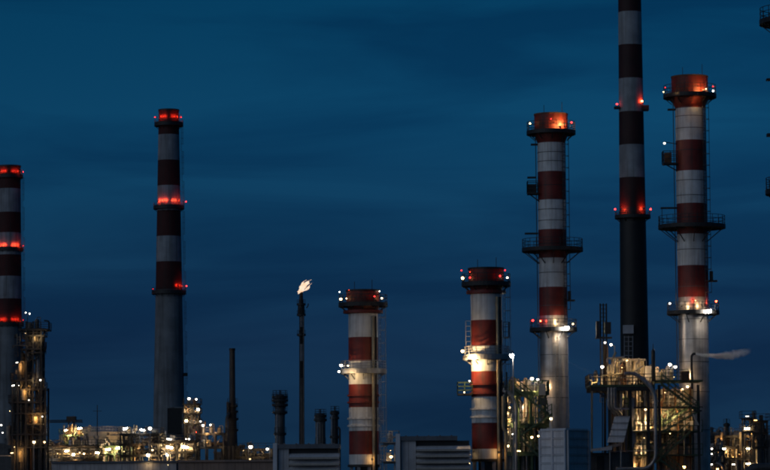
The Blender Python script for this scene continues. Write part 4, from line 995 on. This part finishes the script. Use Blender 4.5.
for (px, y0, y1, hp, mt) in ((37, 328, 319, 2.2, DULL), (34, 342, 334, 2.2, INSUL), (20.5, 379, 363, 2.0, INSUL), (24.5, 400, 388.5, 3.6, INSUL), (35.5, 424, 415.5, 3.4, INSUL), (19.3, 462, 450, 1.8, INSUL), (9, 445, 425, 3, DULL), (42, 445, 425, 2, DULL), (37.5, 378, 355, 1.0, GALV)):
    a = T.q(px, y0, -2.0); b = T.q(px, y1, -2.0); vessel(T, a.x, -2.0, a.z, b.z, hp * s, mt, 2)
a = T.q(45.5, 329, 0); T.part('lifting_davit', MB().bent([T.q(49, 331, -2), T.q(49, 321, -2), T.q(44, 320.5, -2)], .14, n=6), DARK)
lamps(T, [(25.7, 312.6, .22, 'c', 25, -2.6), (29.6, 313.6, .26, 'c', 30, -2.6), (38, 337.5, .24, 'w', 45, -3.4), (32.5, 338.5, .16, 'w', 35, -3.4), (25.5, 333.3, .18, 'w', 18, -3.2, 0.1), (17, 362.5, .42, 'c', 30, -3.4, -.25), (20.5, 365.5, .2, 's', 60, -3.2), (40.4, 380, .34, 'c', 40, -3.4), (33.7, 380, .2, 'w', 30, -3.2),
          (13.2, 385.5, .45, 'c', 30, -3.4, -.25), (18.8, 385.5, .12, 'c', 25, -3.2), (25.5, 390.5, .2, 's', 80, -3.6), (28.9, 400, .2, 'c', 30, -3.2), (9.8, 411, .16, 'w', 20, -3.2), (42.3, 416.5, .2, 'c', 30, -3.2), (38.5, 417.5, .22, 's', 90, -3.6), (33.5, 417.5, .18, 's', 60, -3.5),
          (1.2, 425, .28, 'c', 30, -3.2), (2.6, 432.6, .22, 'c', 25, -3.2), (34, 442, .42, 'w', 50, -3.4), (44.5, 442, .3, 'w', 30, -3.4), (14.5, 447, .2, 'w', 20, -3.2), (12, 453, .4, 'w', 45, -3.4, -.1), (19.5, 452, .22, 's', 90, -3.6)])
T.part('lamp_pole', MB().tube(T.q(34, 470, -3.2), T.q(34, 443, -3.2), .1, 6), GALV); T.part('lamp_pole', MB().tube(T.q(27.5, 330, -2.5), T.q(27.5, 313.5, -2.5), .07, 6), DARK)
T.part('canopy_bar', MB().tube(T.q(0, 456, -2.8), T.q(11, 456, -2.8), .12, 6), TANKP)

tangle(T, 12, 46, 332, 462, -2.5, 1.5, 90, 106, [DARK, DULL, DARK, RUST, DULL, INSUL])
# ================================================================== LEFT REFINERY (45-185)
T = frame('pipe_rack', 'low dark pipe rack with a warm row of lamps below the cream tank', 'pipe rack', 46, 100, [446, 459], 600, 8, 6, DARK, 'pipe racks', .3, 31, clutter=.95)
lamps(T, [(66.8, 451, .55, 'w', 40, -4.6, -.1), (73.5, 454.4, .36, 'w', 40, -4.6), (79.7, 452.6, .3, 'w', 35, -4.6), (84, 453.6, .32, 'w', 35, -4.6), (97.3, 452.8, .55, 'w', 40, -4.6, .12), (57.5, 453.5, .2, 'w', 20, -4.4), (60, 466, .2, 's', 25, -4.6), (75, 459.5, .2, 's', 25, -4.6)])
for k in range(5):
    z = T.z(447 + 2.4 * k); a = T.q(47, 450); b = T.q(99, 450); T.part('pipe', MB().tube((a.x, -4.2 + .4 * k, z), (b.x, -4.2 + .4 * k, z), .18, 8), [DULL, GALV, DULL, INSUL, DULL][k], smooth=True)
tangle(T, 46, 100, 444, 464, -4, 3, 60, 108, [DULL, DARK, INSUL, GREEN, GALV])
T = frame('lit_process_unit', 'small brightly lit process unit beneath the dark crane jib', 'process unit', 63, 92, [435, 447], 640, 7, 4, GREEN, None, .28, 8, clutter=1, brace=.3, cmats=[INSUL, TANKP, GALV, STEEL])
lamps(T, [(79.5, 428.4, .62, 'w', 55, -4, -.18), (65.8, 430.3, .4, 'w', 40, -4, -.2), (76, 431.8, .25, 'w', 60, -4.2), (69, 434.5, .3, 'w', 60, -4.2), (82.5, 432, .26, 'w', 45, -4.2), (72, 440, .22, 'w', 40, -4.2), (87, 444, .18, 'w', 30, -4.2)])
for (px, yt, hp) in ((67, 429, 1.2), (70.5, 426.5, 1.6), (74.5, 427.5, 1.2), (79, 429.5, 1.6), (83.5, 430.5, 1.0)):
    a = T.q(px, 435, -2); vessel(T, a.x, -2.0, T.z(446), T.z(yt), hp * T.s, [INSUL, RUST, TANKP][int(px) % 3], 2)
T = Thing('crane', 'dark crane with long level jib over the lit process unit', 'crane', 72, 430, 655); s = T.s
a = T.q(71.5, 430, 0)
for dx in (-.6, .6):
    for dy in (-.6, .6): T.part('mast_leg', MB().tube((a.x + dx, dy, 0), (a.x + dx, dy, T.z(417)), .12, 4), DARK)
for k in range(9): T.part('mast_brace', MB().tube((a.x - .6, -.6, T.z(470 - 6 * k)), (a.x + .6, -.6, T.z(464 - 6 * k)), .08, 4), DARK)
j0 = T.q(45.5, 421.2, 0); j1 = T.q(82.5, 421.2, 0); z0 = T.z(422.2); z1 = T.z(420.2)
for z_, dy in ((z0, -.5), (z0, .5), (z1, 0)): T.part('jib_chord', MB().tube((j0.x, dy, z_), (j1.x, dy, z_), .13, 4), DARK)
for k in range(12):
    xa = j0.x + (j1.x - j0.x) * k / 12; xb = j0.x + (j1.x - j0.x) * (k + 1) / 12
    T.part('jib_brace', MB().tube((xa, -.5, z0), ((xa + xb) / 2, 0, z1), .08, 4).tube(((xa + xb) / 2, 0, z1), (xb, -.5, z0), .08, 4), DARK)
T.part('cab', MB().box(a.x - 1.0, a.x + 1.0, -1.0, 1.0, T.z(421), T.z(416.5)), DARK)
# cream tank
T = Thing('storage_tank', 'broad cream storage tank with banded wall behind the lit pipe racks', 'tank', 107, 440, 634); s = T.s
R = 24 * s; n = 9; zt = T.z(433)
for k in range(6):
    z0, z1 = zt * k / 6 + .05, zt * (k + 1) / 6; T.part('shell_course', MB().ring(R - .1 - .02 * k, R - .02 * k, z0, z1, n=64), TANKP)
T.part('roof', MB().lathe([(R + .1, zt), (R + .1, zt + .15), (R * .5, zt + .35), (.1, zt + .5)], 64), TANKP, smooth=True)
T.part('wind_girder', MB().ring(R, R + .8, T.z(437), T.z(437) + .2, n=64), TANKP)
T.part('railing', rail_arc(R, zt + .15, 0, 2 * PI, 1.1, 50, 2, .06), GALV)
T.part('spiral_stair', MB().poly([(R * 1.02 * math.cos(a), R * 1.02 * math.sin(a), zt * i / 14) for i, a in enumerate([-2.4 + .07 * i for i in range(15)])], .35, 4), DULL)
T = Thing('gable_shed', 'small dark gabled shed in front of the cream storage tank', 'shed', 107, 445, 624); s = T.s
a = T.q(102, 446, 0); b = T.q(112, 446, 0); zp = T.z(438.5)
T.part('wall', MB().box(a.x + .3, b.x - .3, -3, 3, 0, a.z - .02), DULL)
T.part('roof', MB().add([(a.x, -3.4, a.z), (b.x, -3.4, a.z), ((a.x + b.x) / 2, -3.4, zp), (a.x, 3.4, a.z), (b.x, 3.4, a.z), ((a.x + b.x) / 2, 3.4, zp)], [(0, 1, 2), (5, 4, 3), (0, 3, 4, 1), (1, 4, 5, 2), (2, 5, 3, 0)]), ROOF)
T.part('door', MB().box((a.x + b.x) / 2 - 1, (a.x + b.x) / 2 + 1, -3.1, -3.01, 0, 2.6), GREYP)
T = Thing('antenna_mast', 'thin dark mast rising above the pipe racks beside the cream tank', 'mast', 97.3, 430, 610)
T.part('pole', MB().tube((0, 0, 0), (0, 0, T.z(405)), .22, 6, r2=.07), DARK); T.part('crossarm', MB().tube((-.9, 0, T.z(411)), (.9, 0, T.z(411)), .06, 4), DARK); T.part('footing', MB().box(-.6, .6, -.6, .6, 0, .4), CONC)
T = frame('pipe_rack', 'dense pipe rack glowing yellow beside the tapered concrete stack', 'pipe rack', 100, 141, [446, 453.5], 610, 8, 5, GREEN, 'pipe racks', .26, 17, clutter=1, brace=.4, cmats=[INSUL, TANKP, GALV, STEEL])
lamps(T, [(108, 449.5, .7, 'w', 45, -4.6, -.15), (118.5, 448, .8, 'w', 45, -4.6, -.2), (105.5, 452.5, .3, 'w', 50, -4.6), (114, 453, .25, 'w', 50, -4.6), (124, 451, .35, 'w', 35, -4.6), (129, 456, .25, 'w', 45, -4.6), (136, 457, .25, 's', 45, -4.6), (133, 449, .2, 'w', 45, -4.6), (120, 459, .25, 's', 40, -4.6)])
for px, py in ((106, 449), (112, 450), (118, 448.5), (126, 450), (99, 450)): lamp(T, T.q(px, py, 8), .4, 'w', 130, 'shield', 'flood_light')  # screened lamps added behind the rack to brighten the tank wall
tangle(T, 100, 141, 443, 463, -4, 3, 50, 109, [INSUL, GALV, GREEN, TANKP, DULL])
T = frame('lamp_lit_unit', 'lamp-lit pipe unit with tall light poles beside the concrete stack base', 'process unit', 122, 160, [434, 444, 455], 590, 7, 4, DARK, None, .28, 23, clutter=1, brace=.4, cmats=[INSUL, DULL, GALV, DULL])
lamps(T, [(125.3, 428.6, .6, 'c', 40, -4.2, -.25), (142.5, 430, .65, 'c', 40, -4.2, .2), (128.6, 431, .2, 's', 40, -4.1), (152.5, 450, .3, 'w', 45, -4.3), (148.3, 455, .45, 'w', 50, -4.3), (124, 451.5, .25, 'w', 40, -4.2), (138, 448, .2, 's', 50, -4.2), (158, 446, .18, 'w', 30, -4.2)])
tangle(T, 122, 160, 432, 462, -3.5, 3, 50, 110, [DULL, DARK, INSUL, GALV, DULL])
lamp_post('tall lamp post with bright white lamp before the concrete stack', 150, 428.3, 580, .55, 'c', 40)
T = frame('pipe_rack', 'dark pipe rack carrying slanted tube lamps at the concrete stack foot', 'pipe rack', 160, 196, [441, 452], 600, 7, 4, DARK, 'pipe racks', .28, 44, clutter=.9, brace=.5)
lamps(T, [(169, 439.2, .75, 'c', 35, -4.2, .15), (169.5, 447.3, .95, 'w', 45, -4.2, .18), (184.8, 447, .95, 'w', 45, -4.2, .15), (167.5, 454.5, .45, 'w', 50, -4.2), (164, 449.5, .25, 'w', 45, -4.2), (189, 439, .3, 'c', 30, -4.2), (186, 439, .2, 'c', 25, -4.2), (165, 458, .25, 'w', 40, -4.2)])
tangle(T, 160, 196, 440, 463, -3.5, 3, 40, 111, [DULL, DARK, INSUL, GALV])
# lit process tower at 185-200 and its annex
T = frame('process_tower', 'slim lit process tower with three lamp-studded floors beside the concrete stack', 'process tower', 185.5, 199, [404.5, 413.5, 424, 434, 446], 640, 5, 2, DARK, None, .26, 13, clutter=1, brace=.6, cmats=[DULL, RUST, GALV, DULL]); T.boost = 1.6
lamps(T, [(189, 398.6, .45, 'c', 35, -3.2), (196.3, 399.2, .36, 'c', 25, -3.2), (186, 410.3, .3, 'w', 40, -3.2), (189, 412, .26, 'w', 45, -3.2), (198, 409.5, .42, 'w', 45, -3.2), (195.5, 411.5, .2, 'w', 40, -3.2), (186.3, 420.8, .34, 'w', 45, -3.2), (193.5, 422, .26, 'w', 60, -3.4), (200.5, 421.3, .28, 'c', 25, -3.2), (196, 432, .15, 'r', 30, -3.2), (191, 440.5, .3, 'c', 30, -3.2), (197, 444.5, .3, 'w', 40, -3.2)])
T.part('lamp_pole', MB().tube(T.q(196.3, 405, -3.1), T.q(196.3, 399.4, -3.1), .08, 5), DARK); T.part('lamp_pole', MB().tube(T.q(189, 405, -3.1), T.q(189, 398.8, -3.1), .08, 5), DARK)
tangle(T, 185.5, 199, 403, 460, -2.5, 2, 40, 112, [DARK, DULL, INSUL, GALV, DARK])
T = frame('annex_platform', 'low lit annex platform with warm casing beside the slim process tower', 'process unit', 198, 224, [433.5, 447], 630, 6, 3, DARK, None, .28, 29, clutter=1, brace=.4, cmats=[INSUL, RUST, DULL, DULL])
T.rect('warm_casing', 203, 440, 211, 448, -2.6, 1.5, INSUL)
lamps(T, [(203, 425.3, .42, 'c', 35, -3.6), (210.5, 424.8, .36, 'c', 30, -3.6), (206.8, 428.5, .25, 'w', 60, -3.6), (206.5, 433.6, .2, 's', 60, -3.6), (216, 432.5, .2, 's', 30, -3.6), (207, 442.5, .28, 's', 70, -4.2), (218.5, 442, .18, 's', 20, -3.6)])
for px in (203, 210.5): T.part('lamp_pole', MB().tube(T.q(px, 434, -3.5), T.q(px, 425.6, -3.5), .1, 5), GALV)
T = frame('pipe_rack', 'short dark pipe rack beyond the brown shed with two white lamps', 'pipe rack', 238, 272, [449, 457], 640, 6, 4, DARK, 'pipe racks', .28, 53, clutter=.8, cmats=[DULL, DULL, DARK, GALV])
lamps(T, [(250, 459, .4, 'w', 30, -3.6), (243.5, 450.5, .15, 'w', 20, -3.6), (262, 452, .15, 'w', 20, -3.6)])
lamp_post('lamp post with bright white lamp between furnace stack and grey column', 250.7, 446.8, 635, .68, 'c', 30, None, -.5)
lamp_post('lamp post with smaller white lamp beside the grey process column', 267.3, 449, 635, .55, 'c', 30, None, .5)

rl = random.Random(404)
for T in [t for t in RACKS if t.Y > 450]:
    for k in range(max(3, int((T.px1 - T.px0) / 5))):
        px = rl.uniform(T.px0 + 1, T.px1 - 1); py = rl.uniform(T.py0 - 2, min(461, T.py1 + 4))
        lamp(T, T.q(px, py, -T.depth / 2 - 1.3), .2, rl.choice('wwsc'), rl.uniform(8, 32), 'shield', 'fill_light')  # shielded fill lamps strewn at random, added to brighten the plant
# ================================================================== FOREGROUND SHEDS
def long_shed(label, px0, px1, py, Y, mat, npan, cap):
    T = Thing('long_shed', label, 'shed', (px0 + px1) / 2, py, Y, 'long foreground sheds'); a = T.q(px0, py); b = T.q(px1, py); zt = T.z(py)
    for i in range(npan):
        xa = a.x + (b.x - a.x) * i / npan; xb = a.x + (b.x - a.x) * (i + 1) / npan - .03
        T.part('wall_panel', MB().box(xa, xb, .05 * (i % 2) * .3, .2, 0, zt - .02), mat)
    T.part('core', MB().box(a.x, b.x, .21, 7, 0, zt - .1), DARK)
    T.part('roof_edge', MB().box(a.x - .05, b.x + .05, -.12, 7.1, zt, zt + .12), cap)
    T.part('gutter', MB().tube((a.x, -.2, zt - .05), (b.x, -.2, zt - .05), .08, 6), cap)
    return T
T = long_shed('long grey panelled shed catching lamp light below the lit pipe racks', 52, 176.5, 462.2, 330, GREYP, 16, ROOF)
lamps(T, [(148.5, 464, .1, 'w', 30, -.6), (168, 465, .08, 'w', 30, -.6)])  # lamps added on the wall to make its bright smears
T = long_shed('long brown panelled shed next to the louvred filter house', 178.3, 276, 461.0, 325, BROWNP, 12, BROWNP)

# ================================================================== RIGHT REFINERY (700-770)
T = frame('lit_process_unit', 'lit process unit with yellow columns and rooftop lamps beyond the steel chimney', 'process unit', 713, 760, [436, 447, 458], 520, 8, 5, DARK, None, .28, 61, clutter=1, brace=.3, cmats=[INSUL, RUST, DULL, GALV])
for px, y0, y1 in ((718.5, 433, 462), (737.3, 432.5, 452)): T.part('lit_casing', MB().box(T.q(px - 1, 440).x, T.q(px + 1, 440).x, -5.0, -4.4, T.z(y1), T.z(y0)), INSUL)
lamps(T, [(724.3, 448.8, .45, 'w', 45, -5.0, 0.0), (748, 448.5, .42, 'w', 40, -5.0, 0.05), (733.5, 464.4, .45, 'c', 35, -5.0, 0.0), (748.2, 463.7, .5, 'w', 40, -5.0, -.05), (718.5, 440, .2, 's', 45, -5.6), (718.5, 452, .2, 's', 50, -5.6), (737, 437, .18, 'w', 45, -5.6), (728, 452.5, .22, 's', 60, -4.8), (740, 454, .22, 's', 60, -4.8), (733, 457, .18, 's', 50, -4.8), (752.3, 434, .3, 's', 60, -5.2), (750.5, 437, .2, 's', 50, -5.2)])
tangle(T, 713, 760, 434, 466, -4, 3, 70, 107, [INSUL, DULL, RUST, GALV, DARK])
T = frame('lamp_tower', 'small open tower with bright lamps on its two floors beside the dark blocky tower', 'process tower', 743.5, 751, [418.5, 431], 500, 3, 1, DARK, None, .2, 3, clutter=0, brace=.5)
lamps(T, [(747.2, 416.3, .62, 'c', 35, -2.2, 0.0), (747.2, 428.6, .62, 'w', 40, -2.2, 0.0)])
T = frame('dark_tower', 'dark blocky tower with one dim lamp next to the small lamp tower', 'process tower', 752, 765, [421, 433, 447], 515, 5, 2, DARK, None, .3, 9, clutter=1, brace=.5, cmats=[DARK, DULL, BLACK])
T.rect('casing', 757.5, 420, 763.5, 470, -2.2, 3.5, DULL); lamps(T, [(755.5, 420.3, .45, 's', 16, -3.2, 0.0)])
T = frame('pipe_rack', 'dim pipe rack with tiny white lamps at the steel chimney foot', 'pipe rack', 708, 722, [450, 463], 420, 4, 2, DARK, 'pipe racks', .22, 77, clutter=1)
lamps(T, [(711.8, 448.8, .16, 'c', 25, -2.6), (711.8, 453.8, .14, 'c', 20, -2.6), (711.8, 464.3, .16, 'c', 25, -2.6), (717.5, 469, .25, 's', 50, -2.6)])
T.pipe([T.q(716, 463, -2.4), T.q(721, 464, -2.4), T.q(725, 474, -2.4)], .16, STEEL)
column_tower('small dark column with thin vent above a dark low plant building', 727, 422.5, 620, 2.2, DARK, [(425, 3.4), (433, 3.2)])
def block(label, px0, px1, py, Y, mat, seed):
    T = Thing('plant_building', label, 'building', (px0 + px1) / 2, py, Y, 'far plant buildings'); a = T.q(px0, py); b = T.q(px1, py); zt = T.z(py)
    T.part('wall', MB().box(a.x, b.x, 0, 9, 0, zt), mat); T.part('roof', MB().box(a.x - .2, b.x + .2, -.2, 9.2, zt + .004, zt + .3), ROOF)
    rnd = random.Random(seed); n = max(2, int((b.x - a.x) / 4))
    for i in range(n):
        x = a.x + (b.x - a.x) * (i + .5) / n; T.part('window', MB().box(x - .6, x + .6, -.06, -.003, zt - 2.2, zt - 1.0), BLACK)
        T.part('pilaster', MB().box(x + 1.2, x + 1.4, -.12, -.003, 0, zt - .02), DARK)
    T.part('roof_vent', MB().lathe([(.4, zt + .3), (.4, zt + 1.1), (.7, zt + 1.15), (.2, zt + 1.5)], 10, (a.x + (b.x - a.x) * .3, 4)), DULL)
block('dark low plant building behind the process unit with yellow-lit columns', 700, 745, 433.5, 640, DULL, 1)
block('taller dark plant building standing behind the dark blocky tower', 757, 790, 436, 600, DULL, 2)
block('dark plant building behind the furnace stack base', 214, 246, 453, 680, DULL, 3)
block('low dark plant building behind the dark platformed columns', -20, 62, 444, 700, DULL, 4)
block('dim plant building between furnace stack and paired columns', 246, 300, 455, 700, DULL, 5)
T = Thing('gas_main', 'fat grey pipe crossing low in front of the dark blocky tower', 'pipe', 755, 470, 400)
T.part('pipe_shell', MB().bent([T.q(740, 480, 0), T.q(752, 467.5, 0), T.q(780, 467, 0)], .55, 1.2, 14), DULL, smooth=True); T.part('support', MB().box(T.q(762, 470).x - .3, T.q(762, 470).x + .3, -.4, .4, 0, T.z(468)), CONC)

# ================================================================== STEAM
def steam(label, p0, p1, r0_, r1_, Y, dens, seed, sag=0.0):
    A = W(p0[0], p0[1], Y); B = W(p1[0], p1[1], Y); L = (B - A).length; sc_ = Y / F; ra, rb = r0_ * sc_, r1_ * sc_
    m_ = rb * 1.5; b = MB().box(0, L, -m_, m_, -m_, m_)
    ma = bpy.data.materials.new('steam'); ma.use_nodes = True; t = ma.node_tree; nn = t.nodes; lk = t.links.new
    for x in list(nn): nn.remove(x)
    def M(op, a, b_=None, c_=None, clamp=False):
        q = nn.new('ShaderNodeMath'); q.operation = op; q.use_clamp = clamp
        for i, v in enumerate((a, b_, c_)):
            if v is None: continue
            if isinstance(v, (int, float)): q.inputs[i].default_value = v
            else: lk(v, q.inputs[i])
        return q.outputs[0]
    o_ = nn.new('ShaderNodeOutputMaterial'); v = nn.new('ShaderNodeVolumePrincipled'); c = nn.new('ShaderNodeTexCoord')
    sp = nn.new('ShaderNodeSeparateXYZ'); lk(c.outputs['Object'], sp.inputs[0]); X, Yc, Z = sp.outputs
    off = nn.new('ShaderNodeVectorMath'); off.operation = 'ADD'; off.inputs[1].default_value = (seed * 7.3, 0, 0); lk(c.outputs['Object'], off.inputs[0])
    wn = nn.new('ShaderNodeTexNoise'); wn.inputs['Scale'].default_value = 0.55 / rb; wn.inputs['Detail'].default_value = 3; lk(off.outputs[0], wn.inputs['Vector'])
    dn = nn.new('ShaderNodeTexNoise'); dn.inputs['Scale'].default_value = 0.7 / rb; dn.inputs['Detail'].default_value = 4; lk(off.outputs[0], dn.inputs['Vector'])
    u = M('DIVIDE', X, L)
    R_ = M('MULTIPLY_ADD', u, rb - ra, ra)
    wob = M('MULTIPLY', M('SUBTRACT', wn.outputs['Fac'], 0.5), M('MULTIPLY', u, rb * 2.0))
    arc = M('MULTIPLY', M('MULTIPLY', u, M('SUBTRACT', 1.0, u)), -4 * sag * sc_)
    zz = M('SUBTRACT', M('SUBTRACT', Z, wob), arc)
    d = M('DIVIDE', M('SQRT', M('ADD', M('MULTIPLY', Yc, Yc), M('MULTIPLY', zz, zz))), R_)
    core = M('POWER', M('SUBTRACT', 1.0, d, clamp=True), 1.2)
    tex = M('MULTIPLY', M('SUBTRACT', dn.outputs['Fac'], 0.22, clamp=True), 2.2)
    fade = M('POWER', M('SUBTRACT', 1.0, u, clamp=True), 1.3)
    lk(M('MULTIPLY', M('MULTIPLY', core, tex), M('MULTIPLY', fade, dens)), v.inputs['Density'])
    v.inputs['Color'].default_value = (1, .97, .96, 1)
    lk(v.outputs[0], o_.inputs['Volume'])
    o = link('steam_plume', b.mesh('steam_plume', ma), None, A, None, (0, -math.atan2(B.z - A.z, B.x - A.x), 0)); o['label'] = label; o['category'] = 'steam'
steam('pale steam plume streaming sideways from the hooked vent pipe', (695.8, 353.8), (752, 350), 1.6, 6.2, 328, 30.0, 1, 4.0)
steam('faint grey steam wisp drifting above the dark blocky tower', (757, 419), (800, 400), 2.0, 8.0, 515, .35, 2)
steam('faint steam wisp drifting from the steel chimney above the ribbed enclosure', (569, 362), (596, 376), 1.0, 4.0, 325, .8, 3)
